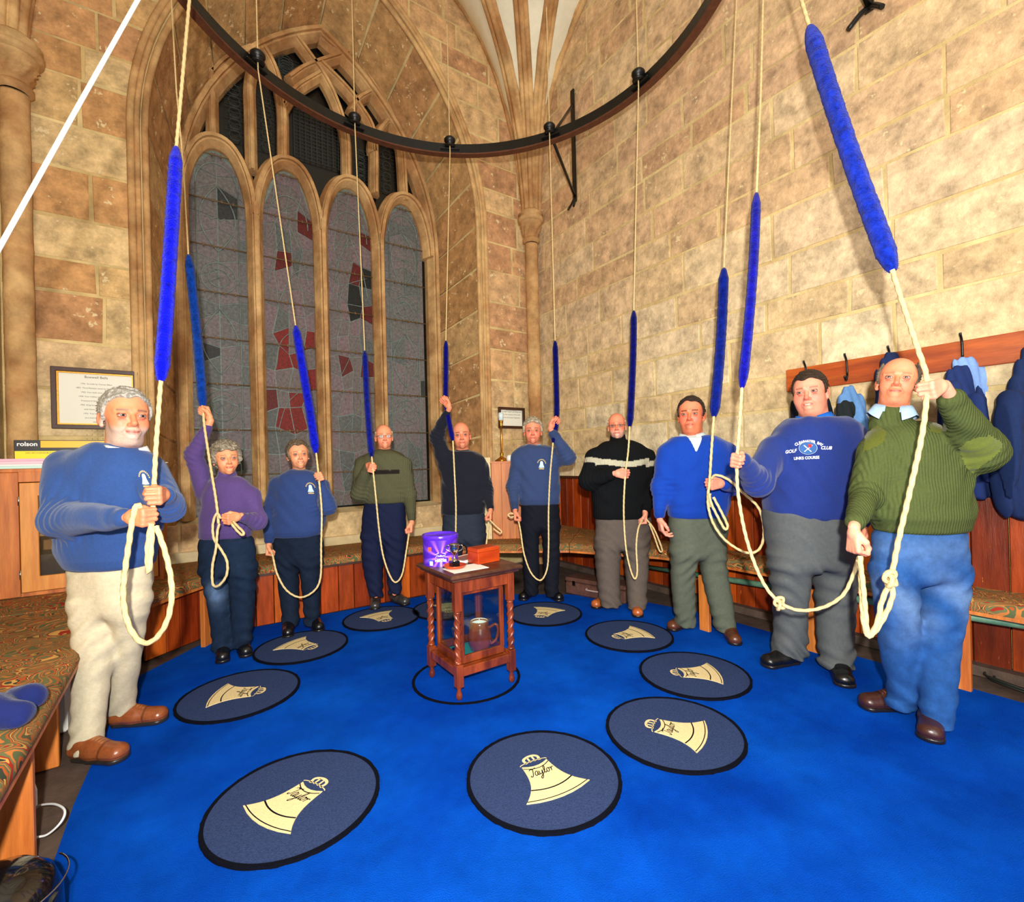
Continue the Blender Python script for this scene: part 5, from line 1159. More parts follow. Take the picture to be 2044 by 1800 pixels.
#%%PEOPLE
def row(d, v, uL, uR, br, dy=0.):
    d = d + dy; L, R = cpt(uL, v, d), cpt(uR, v, d); A_ = (R.x - L.x) / 2; cx_ = (L.x + R.x) / 2; t = cx_ / d; b = A_ * br
    for _ in range(2): a = math.sqrt(max(A_ * A_ - b * b * t * t, (A_ * .75) ** 2)); b = a * br
    return ((L.z + R.z) / 2, cx_, d, a, b)
def shoe(parent, heel, toe, wd=.048, col=(90, 50, 30), col2=(30, 24, 20), hh=.085, lace=None):
    heel = np.array(heel); toe = np.array(toe); d = toe - heel; d[2] = 0; L = np.linalg.norm(d); x = d / L; y = np.array((-x[1], x[0], 0))
    L = max(L, .265)
    g_ = Grid((-.06, -.075, -.01), (L + .03, .075, .17), .0048)
    g_.cone((.02, 0, .046), (L * .42, 0, .045), .041, .041, .02); g_.cone((L * .4, 0, .042), (L - .045, .004, .036), .041, .040, .02)
    g_.cone((.03, 0, .06), (.045, 0, hh), .036, .036, .02); g_.cone((.05, 0, hh), (L * .55, 0, .062), .034, .022, .02)
    sl, X, Y, Z_ = g_.sub(g_.lo, g_.lo + g_.h * g_.n); g_.f[sl] = np.maximum(g_.f[sl], .012 - Z_)
    V, Fc = g_.mesh(); seam = (np.abs(V[:, 0] - L * .62) < .004) | (np.abs(V[:, 2] - .03 - .0 * V[:, 0]) < .0025)
    C = np.tile(np.array(lin(col)), (len(V), 1)); C[seam] *= .5
    if lace is not None: m_ = (V[:, 0] > L * .3) & (V[:, 0] < L * .58) & (np.abs(V[:, 1]) < .014) & (V[:, 2] > .06) & (np.sin(V[:, 0] * 420) > .1); C[m_] = lin(lace)
    def tr(V): V = V * np.array((1, wd / .042, 1)); return np.stack([heel[0] + V[:, 0] * x[0] + V[:, 1] * y[0], heel[1] + V[:, 0] * x[1] + V[:, 1] * y[1], V[:, 2] + .013], 1)
    me = npmesh('shoe', c2w(tr(V)), Fc, True, C); o = local(link('shoe', me, parent, M_leather), parent)
    g_ = Grid((-.06, -.075, -.01), (L + .03, .075, .05), .0048)
    g_.cone((.03, 0, .012), (L * .4, 0, .012), .036, .036, .01); g_.cone((L * .4, 0, .012), (L - .048, .004, .012), .038, .044, .01)
    sl, X, Y, Z_ = g_.sub(g_.lo, g_.lo + g_.h * g_.n); g_.f[sl] = np.maximum(g_.f[sl], np.maximum(-Z_, Z_ - .022))
    V, Fc = g_.mesh(); me = npmesh('sole', c2w(tr(V)), Fc, True, np.tile(np.array(lin(col2)), (len(V), 1))); s_ = link('sole', me, o, M_leather); s_.matrix_parent_inverse = Matrix(parent.matrix_basis).inverted() if False else Matrix.Identity(4)
    return o
def colarr(c, n): return np.tile(np.array(lin(c)), (n, 1))
PD = {}
def person(D):
    d = D['d']; sc = d / F; P3 = lambda q: np.array(cpt(q[0], q[1], d + (q[2] if len(q) > 2 else 0)))
    fc = cpt((D['shoes'][0][0] + D['shoes'][1][0]) / 2, D['footv'], d)
    base = camw(fc.x, d, 0.012); t = thing('person', D['label'], 'person', base, group='bell ringers'); sd = D.get('seed', d)
    bV, bF, bC = [], [], []
    def addbody(V, Fc, C): n_ = sum(len(q) for q in bV); bV.append(V); bF.append(Fc + n_); bC.append(C)
    # head
    tp_, ch = P3(D['top']), P3(D['chin']); hd = D['head']; dirz = norm(tp_ - ch) ; dirz = norm(np.array((dirz[0], 0.0 + hd.get('nod', 0), dirz[2]))); Lh = np.linalg.norm(tp_ - ch)
    s_ = Lh / (.237 + hd.get('hth', .012) * (0 if hd['style'] in ('bald',) else .8)); cen = ch + dirz * (.118 * s_)
    yaw = -math.atan(cen[0] / d) + math.radians(hd.get('yaw', 0)); fy = np.array((math.sin(yaw), -math.cos(yaw), 0)); yv = -fy; yv = norm(yv - dirz * (yv @ dirz)); xv = np.cross(yv, dirz); B = np.stack([xv, yv, dirz], 0)
    HT = lambda V: (np.asarray(V) @ B) * s_ + cen
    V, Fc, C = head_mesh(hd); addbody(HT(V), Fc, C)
    skin = hd.get('skin', (226, 148, 112)); hskin = D.get('hskin', skin)
    V, Fc, C = hair_mesh(hd)
    if len(V): local(link('hair', npmesh('hair', c2w(HT(V)), Fc, True, C), t, M_hair), t)
    eb = MB()
    for s in (-1, 1):
        E_ = []; Fq = []; Cq = []; n1, n2 = 20, 14
        for j in range(n2 + 1):
            for k in range(n1): ph = PI * j / n2; a = 2 * PI * k / n1; E_.append((.0138 * math.sin(ph) * math.cos(a), -.0138 * math.cos(ph), .0138 * math.sin(ph) * math.sin(a))); q = math.degrees(ph); Cq.append(lin((16, 12, 12)) if q < 15 else lin(hd.get('iris', (92, 82, 74))) if q < 32 else lin((176, 158, 146)))
        Fq = [(j * n1 + k, j * n1 + (k + 1) % n1, (j + 1) * n1 + (k + 1) % n1, (j + 1) * n1 + k) for j in range(n2) for k in range(n1)]
        E_ = np.array(E_) + np.array((s * .0325, -.0835, .001)); local(link('eye', npmesh('eye', c2w(HT(E_)), Fq, True, np.array(Cq)), t, mat('eye', attr='Col', rough=.15)), t)
    if hd.get('glasses'):
        gm = MB(); W_ = lambda L: [Vector(c2w(HT(np.array([q])))[0]) for q in L]
        for s in (-1, 1):
            gm.tube(W_([(s * .033 + .0205 * math.copysign(abs(math.cos(a)) ** .8, math.cos(a)), -.109, -.004 + .0145 * math.copysign(abs(math.sin(a)) ** .8, math.sin(a))) for a in [2 * PI * k / 20 for k in range(21)]]), .0014, 5)
            gm.tube(W_([(s * .0535, -.108, .002), (s * .075, -.06, .004), (s * .083, .01, .004)]), .0014, 5)
        gm.tube(W_([(-.012, -.109, .001), (0, -.113, .004), (.012, -.109, .001)]), .0013, 5); gl = gm.out('glasses', mat('wire', (120, 100, 70), rough=.3, metal=.8), t)
        lm = MB()
        for s in (-1, 1): lm.add(W_([(s * .033 + .02 * math.cos(a), -.109, -.004 + .014 * math.sin(a)) for a in [2 * PI * k / 16 for k in range(16)]]), [tuple(range(16))])
        l_ = lm.out('lens', M_glass, gl); 
    # torso garment
    T = D['torso']; rows = [row(d, *r[:3], r[3] if len(r) > 3 else D.get('tb', .62), r[4] if len(r) > 4 else 0.) for r in T]
    rows = sorted(rows); zlo, zhi = rows[0][0], rows[-1][0]
    neck0 = HT([(0, .03, -.15)])[0]; neck1 = HT([(0, .022, -.118)])[0]
    arms = []
    for A_ in D['arms']:
        S_, E_, Hc = P3(A_['sh']), P3(A_['el']), P3(A_['hand']); Wd = E_ - Hc
        V, Fc, wr, kn = place_hand(A_.get('kind', 'fist'), A_['side'], Hc, A_.get('R', (0, 0, 1)), A_.get('W', Wd), D.get('hs', 1.0))
        hc = np.array(lin(hskin)); C = np.tile(hc, (len(V), 1)); kk = (.25 * kn)[:, None]; C = C * (1 - kk) + np.array(lin((214, 96, 84))) * kk; addbody(V, Fc, C)
        fd = norm(E_ - wr); cuff = wr + fd * A_.get('cuff', .02); arms.append((S_, E_, wr, cuff, A_))
    # skin arms, slim torso and legs under the clothes
    allp = np.array([q for a in arms for q in a[:3]] + [(r[1] - r[3], r[2] - r[4], r[0]) for r in rows] + [(r[1] + r[3], r[2] + r[4], r[0]) for r in rows])
    g_ = Grid(allp.min(0) - .06, allp.max(0) + .06, .0095)
    for S_, E_, wr, cuff, A_ in arms: g_.cone(S_, E_, .042, .036, .02); g_.cone(E_, wr, .037, .0235, .02)
    f_, lo, hi = loft_fn([(r[0], r[1], r[2], r[3] * .82, r[4] * .8) for r in rows], zlo + .03, zhi - .03); g_.uni(f_, lo, hi, .03); g_.cone(neck0, neck1, .05, .05, .02)
    V, Fc = g_.mesh(); addbody(V, Fc, colarr(hskin, len(V)))
    L2 = []
    for lg in D['legs']:
        vb, ub = lg[-1][0], (lg[-1][1] + lg[-1][2]) / 2; sh_ = min(D['shoes'], key=lambda q: abs(q[0] - ub)); dyb = min(-(H - .05) / ray(ub, vb)[1], -(H - .012) / ray(ub, sh_[1])[1] + .05) - d; dyb = D.get('hemd', d + dyb) - d; v0 = lg[0][0]
        L2.append([row(d, v, a, b, 1.22 - .25 * min(1, (v - v0) / (vb - v0) * 2), dyb * ((v - v0) / (vb - v0)) ** 1.3) for v, a, b in lg])
    zk = [min(r[0] for r in L) for L in L2]
    g_ = Grid((min(r[1] - r[3] for L in L2 for r in L) - .1, d - .4, .0), (max(r[1] + r[3] for L in L2 for r in L) + .1, d + .4, zlo + .1), .014)
    for L in L2:
        S_ = sorted(L); 
        for a, b in zip(S_[:-1], S_[1:]): g_.cone((a[1], a[2], max(a[0], .16)), (b[1], b[2], max(b[0], .18)), a[3] * .45, b[3] * .45, .03)
    V, Fc = g_.mesh(); addbody(V, Fc, colarr(hskin, len(V)))
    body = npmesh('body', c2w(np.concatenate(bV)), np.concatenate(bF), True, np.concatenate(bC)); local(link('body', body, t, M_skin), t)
    # sweater
    g_ = Grid(allp.min(0) - .1, np.maximum(allp.max(0), neck1) + .1, .0078)
    f_, lo, hi = loft_fn(rows, zlo, zhi, .02); g_.uni(f_, lo, hi, .02)
    for S_, E_, wr, cuff, A_ in arms:
        r = [q * sc for q in A_['r']]; dirc = norm(cuff - E_)
        g_.cone(S_, E_, r[0], r[1], .045 if not A_.get('up') else .03); g_.cone(E_, cuff - dirc * .05, r[1], r[2], .03); g_.cone(cuff - dirc * .05, cuff, r[2] * .92, r[2] * .86, .006)
    nkd = norm(neck1 - neck0); nr = (hd.get('neck', .056)) * s_ + .010
    if D.get('turtle'): g_.cone(neck0, HT([(0, .016, -.12 + D['turtle'])])[0], nr + .008, nr + .004, .02)
    else: g_.cone(HT([(0, .035, -.205)])[0], HT([(0, .028, -.166)])[0], nr + .016, nr + .008, .02)
    am = D.get('fold', .004)
    sl, X, Y, Z_ = g_.sub(g_.lo, g_.lo + g_.h * g_.n); g_.f[sl] += am * wrinkle(X, Y, Z_, sd) * np.clip((Z_ - zlo - .05) * 12, .15, 1)
    for S_, E_, wr, cuff, A_ in arms:      # elbow creases
        dd = norm(cuff - E_); q = np.sqrt((X - E_[0]) ** 2 + (Y - E_[1]) ** 2 + (Z_ - E_[2]) ** 2); w_ = np.exp(-(q / .12) ** 2); g_.f[sl] += .0045 * w_ * np.sin(((X - E_[0]) * dd[0] + (Y - E_[1]) * dd[1] + (Z_ - E_[2]) * dd[2]) * 170 + 8 * X)
        # open the cuff end flat
    if D.get('vneck'):
        c0 = P3(D['vneck'][0]); zt_ = HT([(0, 0, -.1)])[0][2]; hw_ = D['vneck'][1]
        def vf(X, Y, Z_): w_ = np.clip((Z_ - c0[2]) / (zt_ - c0[2]), 0, 1.2) * hw_; return np.maximum(np.abs(X - c0[0] - (Z_ - c0[2]) * D['vneck'][2]) - w_, np.maximum(c0[2] - Z_, Y - d + .02))
        g_.cut(vf, (c0[0] - .2, d - .4, c0[2]), (c0[0] + .2, d, zt_ + .1), .004)
    # round the neck hole: remove the inside so that the neck shows
    V, Fc = g_.mesh(); C = colarr(D['tc'], len(V)).astype(np.float32)
    hb = (V[:, 2] < zlo + D.get('band', .05)) & True; C[hb] *= .88
    for S_, E_, wr, cuff, A_ in arms:
        q = np.linalg.norm(V - cuff, axis=1) < .055; C[q] *= .88
    if D.get('colorfn'): C = D['colorfn'](V, C, d, arms)
    sm_ = M_ribknit if D.get('rib') else M_knit
    sw = npmesh('sweater', c2w(V), Fc, True, C); swo = local(link(D.get('topname', 'sweater'), sw, t, sm_), t)
    WV = c2w(V); PD[D['id']] = (WV, Fc, t)
    if D.get('patches'):
        for nm, test, col in D['patches']:
            m_ = test(V, arms, d); fk = m_[Fc].all(1)
            if fk.sum() > 4:
                me0 = sw; nrm = np.zeros((len(V), 3), np.float32); me0.vertices.foreach_get('normal', nv := np.zeros(len(V) * 3, np.float32)); nrm = nv.reshape(-1, 3)
                us, inv = np.unique(Fc[fk], return_inverse=True); PV = WV[us] + nrm[us] * .003; local(link(nm, npmesh(nm, PV, inv.reshape(-1, 4), True, colarr(col, len(PV))), t, M_knit), t)
    if D.get('shirt'):
        g2 = Grid(g_.lo, g_.lo + g_.h * g_.n, .009); f_, lo, hi = loft_fn([(r[0], r[1], r[2], r[3] - .012, r[4] - .012) for r in rows], zlo + .2, zhi - .01, .02); g2.uni(f_, lo, hi, .02); g2.cone(HT([(0, .035, -.19)])[0], HT([(0, .022, -.155)])[0], nr, nr - .003, .018)
        V2, F2 = g2.mesh(); local(link('shirt', npmesh('shirt', c2w(V2), F2, True, colarr(D['shirt'], len(V2))), t, M_cloth), t)
    if D.get('collar'):
        K = 40; V2 = []; 
        for k in range(K + 1):
            a = math.radians(22) + (2 * PI - math.radians(44)) * k / K; ca, sa = math.sin(a), -math.cos(a); pt_ = max(0, 1 - min(k, K - k) / 5.)
            for r_, z_ in ((nr + .002, -.160), (nr + .002, -.122 - .012 * pt_), (nr + .007, -.118 - .012 * pt_), (nr + .022, -.146 - .02 * pt_), (nr + .034 + .010 * pt_, -.166 - .04 * pt_)):
                V2.append((ca * r_ / s_ + 0, sa * r_ / s_ * 1.0 + .026 - (.012 if sa < 0 else 0), z_))
        k5 = 5; F2 = [(i * k5 + j, i * k5 + j + 1, (i + 1) * k5 + j + 1, (i + 1) * k5 + j) for i in range(K) for j in range(k5 - 1)]
        local(link('collar', npmesh('collar', c2w(HT(np.array(V2))), F2, True, colarr(D['collar'], len(V2))), t, M_cloth), t)
    # trousers
    hr = [row(d, *r[:3], r[3] if len(r) > 3 else .60) for r in D['hips']]; zh = sorted(hr)
    ztop = max(zh[-1][0], zlo + .03) + .01; g_ = Grid((min(min(r[1] - r[3] for r in hr), min(r[1] - r[3] for L in L2 for r in L)) - .04, d - .35, 0), (max(max(r[1] + r[3] for r in hr), max(r[1] + r[3] for L in L2 for r in L)) + .04, d + .35, ztop + .03), .0085)
    f_, lo, hi = loft_fn(zh, zh[0][0], ztop, .07); g_.uni(f_, lo, hi, .02)
    for L in L2:
        L = sorted(L); f_, lo, hi = loft_fn(L, L[0][0], L[-1][0] + .06, .012); g_.uni(f_, lo, hi, .03 if L is L2[0] else .03)
    sl, X, Y, Z_ = g_.sub(g_.lo, g_.lo + g_.h * g_.n); zb = min(zk); w_ = np.exp(-((Z_ - zb - .04) / .09) ** 2) * 1.3 + np.exp(-((Z_ - .5) / .1) ** 2) * .6 + .4 + .5 * np.exp(-((Z_ - zh[0][0]) / .07) ** 2)
    fo = np.sin(70 * Z_ + 9 * np.sin(9 * X + sd) + 7 * Y) * np.sin(11 * X + 5 * Z_ + sd); fo = np.sign(fo) * np.abs(fo) ** .7
    g_.f[sl] += D.get('lfold', .0036) * w_ * (fo + .35 * wrinkle(X, Y, Z_, sd + 2, 7, 40)) + .003 * np.sin(34 * X + 3 * np.sin(4 * Z_ + sd) + 10 * Y)
    V, Fc = g_.mesh(); C = colarr(D['lc'], len(V)).astype(np.float32)
    if D.get('legcolorfn'): C = D['legcolorfn'](V, C, d)
    local(link(D.get('legname', 'trousers'), npmesh('trousers', c2w(V), Fc, True, C), t, D.get('lm', M_cloth)), t)
    for (u0, v0, u1, v1, *_), col in zip(D['shoes'], [D['sc']] * 2):
        def F_(u, v): a, b = ray(u, v); dd_ = (.012 - H) / b; return np.array((a * dd_, dd_, .0))
        shoe(t, F_(u0, v0), F_(u1, v1), D.get('sw', .047), col, D.get('sole', (26, 22, 20)), lace=D.get('lace'))
    return t
#%%DATA
PURPLE = (84, 62, 112); NAVY = (52, 74, 122)
def vproj(V):
    a = V[:, 0] / V[:, 1] * F; b = -(V[:, 2] - H) / V[:, 1] * F; return CX + a * cr + b * sr, HY - a * sr + b * cr
def inpoly(u, v, P):
    m = np.ones(len(u), bool)
    for (x0, y0), (x1, y1) in zip(P, P[1:] + P[:1]): m &= (x1 - x0) * (v - y0) - (y1 - y0) * (u - x0) > 0
    return m
def sh_patch(V, arms, d):
    u, v = vproj(V); return inpoly(u, v, [(1722, 905), (1726, 868), (1752, 846), (1772, 862), (1766, 884), (1744, 896)]) | inpoly(u, v, [(1852, 846), (1880, 836), (1896, 858), (1874, 868), (1852, 862)])
def el_patch(V, arms, d):
    u, v = vproj(V); return inpoly(u, v, [(1912, 892), (1938, 874), (1975, 866), (2004, 884), (1996, 904), (1940, 946), (1922, 930)])
def stripe4(V, C, d, arms):
    z0, z1 = cpt(775, 946, d).z, cpt(775, 938, d).z; m = (V[:, 2] > z0) & (V[:, 2] < z1) & (V[:, 0] > cpt(748, 940, d).x) & (V[:, 0] < cpt(802, 940, d).x) & (V[:, 1] < d); C[m] = lin((36, 30, 28)); return C
def stripe7(V, C, d, arms):
    for (ua, ub, va, vb) in ((1190, 1285, 918, 929),):
        z0, z1 = cpt(1237, vb, d).z, cpt(1237, va, d).z; w_ = .012 * np.sin(V[:, 0] * 14); m = (V[:, 2] + w_ > z0) & (V[:, 2] + w_ < z1) & (V[:, 0] > cpt(1184, 920, d).x) & (V[:, 0] < cpt(1290, 920, d).x); C[m] = lin((188, 184, 158))
    for S_, E_, wr, cuff, A_ in arms:
        dd = norm(E_ - S_); s_ = (V - S_) @ dd; out_ = (V[:, 0] - S_[0]) * (-1 if S_[0] < 1.0 else 1) > -.035; m = (s_ > .03) & (s_ < .075) & out_ & (np.linalg.norm(V - S_, axis=1) < .16); C[m] = lin((178, 172, 148))
    return C
def denim_fn(V, C, d):
    n_ = .5 + .5 * np.sin(22 * V[:, 0] + 3 * np.sin(9 * V[:, 2])); z = V[:, 2]; k = (np.exp(-((z - .62) / .16) ** 2) * .34 * n_ + np.exp(-((z - .9) / .07) ** 2) * .15)[:, None]; return C * (1 - k) + np.array(lin((150, 182, 214))) * k
def jean2_fn(V, C, d):
    z = V[:, 2]; k = (np.exp(-((z - .48) / .08) ** 2) * .55 * np.exp(-((V[:, 0] - cpt(440, 1200, d).x) / .05) ** 2))[:, None]; return C * (1 - k) + np.array(lin((120, 150, 190))) * k
UPR = (0, 0, 1); FWD = (0, -1, .1)
PEOPLE = [
 dict(id=1, d=2.34, label='grey-bearded man in blue sweatshirt and beige trousers at the far left', top=(250, 771), chin=(251, 889), footv=1490, tc=(48, 76, 132), lc=(196, 184, 154), sc=(138, 74, 38), lm=M_cloth,
  head=dict(style='short', hair=(196, 192, 180), hair2=(140, 136, 126), beardc=(192, 180, 168), beardk=.9, yaw=14, smile=.003, skin=(218, 136, 94), jaw=.95, fat=.1, brow=(112, 92, 78), browk=1., iris=(70, 56, 48), red=.3, hth=.012, neck=.061, seed=2, wave=.004),
  torso=[(884, 180, 268), (900, 148, 296), (930, 118, 316), (985, 112, 322), (1040, 106, 322), (1090, 111, 318), (1118, 126, 312), (1132, 136, 308)], tb=.66,
  arms=[dict(side='R', sh=(134, 936), el=(124, 1036, -.16), hand=(296, 1032, -.36), r=(37, 33, 20), cuff=.03), dict(side='L', sh=(296, 940, .04), el=(336, 1010, -.10), hand=(306, 990, -.33), r=(33, 27, 19))],
  hips=[(1124, 138, 305), (1180, 141, 302), (1232, 145, 298)], legs=[[(1215, 146, 240), (1300, 149, 236), (1367, 144, 218), (1430, 139, 212), (1495, 136, 208)], [(1215, 222, 298), (1300, 234, 287), (1367, 214, 275), (1428, 213, 272)]],
  shoes=[(152, 1512, 236, 1518), (226, 1448, 318, 1440)], sw=.05, sole=(40, 36, 32), lace=(170, 110, 60), collar=(232, 236, 236)),
 dict(id=2, d=3.38, label='woman with curly grey hair in purple roll-neck top and dark jeans', top=(448, 877), chin=(454, 948), footv=1312, tc=(88, 68, 122), lc=(24, 40, 62), sc=(20, 20, 22), lm=M_denim, hs=.9,
  head=dict(style='long', hair=(176, 164, 140), hair2=(116, 104, 86), yaw=10, smile=.003, skin=(238, 158, 110), hth=.030, jaw=.95, red=.25, wave=.008, seed=5, neck=.047, lip=(206, 84, 74), iris=(90, 110, 110)),
  torso=[(950, 432, 478), (962, 408, 496), (985, 400, 508), (1010, 402, 508), (1045, 398, 505), (1074, 397, 502)], tb=.62, turtle=.012,
  arms=[dict(side='R', sh=(409, 982), el=(388, 905, -.02), hand=(405, 818, -.03), r=(17, 16, 11), up=1, cuff=.06, R=(.8, -.35, .5), W=(-.15, .1, -1)), dict(side='L', sh=(500, 992), el=(514, 1040, -.06), hand=(452, 1036, -.3), r=(18, 16, 11), cuff=.02, R=(.1, -.2, 1))],
  hips=[(1066, 399, 503), (1095, 396, 510), (1125, 396, 513), (1150, 399, 512)], legs=[[(1145, 400, 456), (1200, 413, 458), (1250, 420, 461), (1298, 424, 464)], [(1145, 456, 512), (1200, 461, 507), (1250, 463, 503), (1292, 464, 500)]],
  shoes=[(447, 1300, 443, 1322), (480, 1292, 492, 1314)], sw=.044, legcolorfn=jean2_fn, legname='jeans'),
 dict(id=3, d=3.97, label='smiling woman with short brown-grey hair in a navy sweatshirt with bell badge', top=(592, 876), chin=(598, 936), footv=1257, tc=(48, 68, 118), lc=(22, 34, 52), sc=(16, 16, 18), lm=M_denim, hs=.9,
  head=dict(style='long', hl=.02, hair=(128, 112, 88), hair2=(84, 70, 52), yaw=8, smile=.004, open=.0012, skin=(240, 162, 116), hth=.017, jaw=.98, wave=.005, seed=8, neck=.048, red=.25),
  torso=[(938, 575, 618), (946, 558, 636), (965, 548, 648), (1000, 545, 650), (1040, 541, 650), (1062, 541, 645), (1070, 543, 641)], tb=.66,
  arms=[dict(side='R', sh=(555, 968), el=(538, 1030, -.02), hand=(541, 1105, -.12), r=(17, 15, 10), cuff=.02, R=FWD, W=(0, 0, 1)), dict(side='L', sh=(642, 971), el=(655, 1012, -.1), hand=(637, 952, -.25), r=(16, 15, 10), up=1, cuff=.02, R=(-.35, -.1, .9))],
  hips=[(1060, 545, 642), (1090, 547, 646), (1130, 551, 642)], legs=[[(1122, 551, 597), (1180, 556, 597), (1215, 561, 597), (1250, 563, 597)], [(1122, 597, 642), (1180, 602, 640), (1215, 605, 638), (1245, 607, 637)]],
  shoes=[(578, 1254, 574, 1270), (622, 1246, 634, 1258)], sw=.044),
 dict(id=4, d=4.42, hemd=4.36, label='balding man with glasses in olive ribbed jumper and shiny navy overtrousers', top=(765, 847), chin=(768, 896), footv=1205, tc=(84, 84, 60), lc=(18, 26, 56), sc=(60, 60, 58), rib=1, hs=1.0,
  head=dict(style='bald', hair=(196, 178, 146), hair2=(160, 142, 112), yaw=4, smile=.003, open=.001, skin=(240, 150, 110), hth=.009, red=.4, glasses=1, jaw=1.05),
  torso=[(899, 745, 787), (906, 728, 805), (925, 720, 812), (960, 722, 813), (990, 724, 812), (1004, 727, 811)], tb=.62,
  arms=[dict(side='R', sh=(724, 927), el=(716, 985, -.06), hand=(743, 935, -.26), r=(16, 15, 9.5), cuff=.03, up=1, R=(.35, -.1, .9)), dict(side='L', sh=(806, 927), el=(817, 985), hand=(817, 1060, -.12), r=(15, 13, 9), cuff=.02, R=FWD, W=(0, 0, 1))],
  hips=[(998, 728, 810), (1040, 723, 811), (1080, 724, 811)], legs=[[(1075, 723, 767), (1120, 722, 766), (1150, 727, 765), (1190, 737, 764)], [(1075, 768, 811), (1120, 768, 808), (1150, 771, 802), (1184, 775, 800)]],
  shoes=[(751, 1203, 747, 1219), (784, 1199, 806, 1207)], lfold=.0042, colorfn=stripe4, legname='overtrousers'),
 dict(id=5, d=4.78, label='bald man in a plain black jumper with one arm stretched up to the rope', top=(918, 842), chin=(923, 896), footv=1200, tc=(30, 32, 42), lc=(40, 48, 62), sc=(24, 24, 26),
  head=dict(style='bald', hair=(110, 80, 60), hair2=(90, 64, 50), yaw=2, skin=(234, 142, 104), hth=.004, red=.35, brow=(70, 50, 40), browk=.9, jaw=1.08),
  torso=[(900, 898, 948), (908, 882, 960), (930, 880, 968), (970, 882, 972), (1010, 880, 969), (1026, 881, 968)], tb=.6,
  arms=[dict(side='R', sh=(888, 925), el=(872, 870, -.06), hand=(885, 797, -.23), r=(15, 14, 9.5), up=1, cuff=.06, R=(.8, -.3, .55), W=(-.3, .1, -1)), dict(side='L', sh=(958, 930), el=(971, 980), hand=(975, 1035, -.18), r=(15, 13, 9), cuff=.02, R=FWD, W=(0, 0, 1))],
  hips=[(1018, 883, 967), (1060, 882, 970), (1085, 883, 970)], legs=[[(1080, 883, 924), (1130, 886, 922), (1180, 890, 918)], [(1080, 928, 969), (1130, 932, 966), (1180, 934, 962)]],
  shoes=[(903, 1185, 899, 1203), (948, 1185, 954, 1203)]),
 dict(id=6, d=4.68, label='man with curly light grey hair, navy sweatshirt with bell badge, arm raised', top=(1063, 831), chin=(1064, 886), footv=1195, tc=(52, 68, 106), lc=(14, 17, 28), sc=(14, 14, 16),
  head=dict(style='short', hl=-.004, hair=(206, 192, 162), hair2=(150, 136, 112), yaw=0, skin=(230, 136, 102), hth=.02, wave=.007, red=.45, brow=(90, 66, 54), browk=.9, seed=9, jaw=1.04),
  torso=[(888, 1045, 1085), (893, 1032, 1108), (912, 1026, 1116), (950, 1030, 1117), (990, 1034, 1118), (1007, 1037, 1118)], tb=.6,
  arms=[dict(side='R', sh=(1035, 915), el=(1025, 970), hand=(1033, 1036, -.18), r=(15, 13, 9), cuff=.02, R=FWD, W=(0, 0, 1)), dict(side='L', sh=(1108, 915), el=(1134, 913, -.12), hand=(1111, 838, -.2), r=(17, 15, 10), up=1, cuff=.06, R=(-.7, -.3, .6), W=(.5, .2, -.9))],
  hips=[(1000, 1039, 1117), (1040, 1039, 1118), (1060, 1040, 1118)], legs=[[(1052, 1040, 1078), (1100, 1043, 1075), (1150, 1046, 1077), (1186, 1047, 1075)], [(1052, 1080, 1118), (1100, 1083, 1117), (1150, 1086, 1116), (1188, 1088, 1116)]],
  shoes=[(1062, 1186, 1040, 1200), (1096, 1188, 1118, 1201)], collar=(160, 196, 228)),
 dict(id=7, d=4.27, label='bearded man with glasses in black jumper with a pale chest stripe', top=(1230, 824), chin=(1233, 876), footv=1218, tc=(16, 18, 20), lc=(92, 82, 74), sc=(176, 92, 40), rib=1,
  head=dict(style='bald', hair=(206, 190, 164), hair2=(170, 154, 130), yaw=-2, skin=(234, 130, 96), hth=.009, red=.5, glasses=1, beardc=(206, 188, 170), beardk=.65, jaw=1.02),
  torso=[(879, 1212, 1256), (886, 1192, 1282), (903, 1183, 1294), (945, 1180, 1298), (985, 1181, 1297), (1015, 1183, 1299), (1034, 1184, 1298)], tb=.62, turtle=.01,
  arms=[dict(side='R', sh=(1187, 914), el=(1176, 958, -.06), hand=(1250, 946, -.3), r=(20, 20, 14), cuff=.05, R=(0, -.15, 1)), dict(side='L', sh=(1290, 914), el=(1302, 975), hand=(1282, 1042, -.18), r=(19, 17, 12), cuff=.03, R=FWD, W=(.1, 0, 1))],
  hips=[(1026, 1187, 1298), (1060, 1187, 1298), (1095, 1188, 1296)], legs=[[(1088, 1188, 1240), (1130, 1189, 1237), (1170, 1192, 1238), (1208, 1197, 1241)], [(1088, 1242, 1296), (1130, 1247, 1294), (1170, 1251, 1292), (1215, 1253, 1291)]],
  shoes=[(1222, 1204, 1190, 1213), (1270, 1215, 1272, 1231)], colorfn=stripe7, hskin=(240, 160, 130)),
 dict(id=8, d=3.6, label='dark-haired man in a royal blue V-neck pullover over a pale polo shirt', top=(1378, 789), chin=(1381, 864), footv=1270, tc=(20, 62, 160), lc=(86, 92, 78), sc=(92, 50, 30),
  head=dict(style='short', hl=.012, hair=(52, 34, 24), hair2=(30, 20, 14), yaw=-6, skin=(224, 124, 86), hth=.011, red=.8, smile=-.003, jaw=1.04, fat=.4, brow=(60, 34, 24), browk=1., neck=.064),
  torso=[(870, 1340, 1425), (882, 1326, 1448), (905, 1320, 1462), (950, 1324, 1464), (1000, 1330, 1458), (1022, 1332, 1452), (1032, 1334, 1450)], tb=.66,
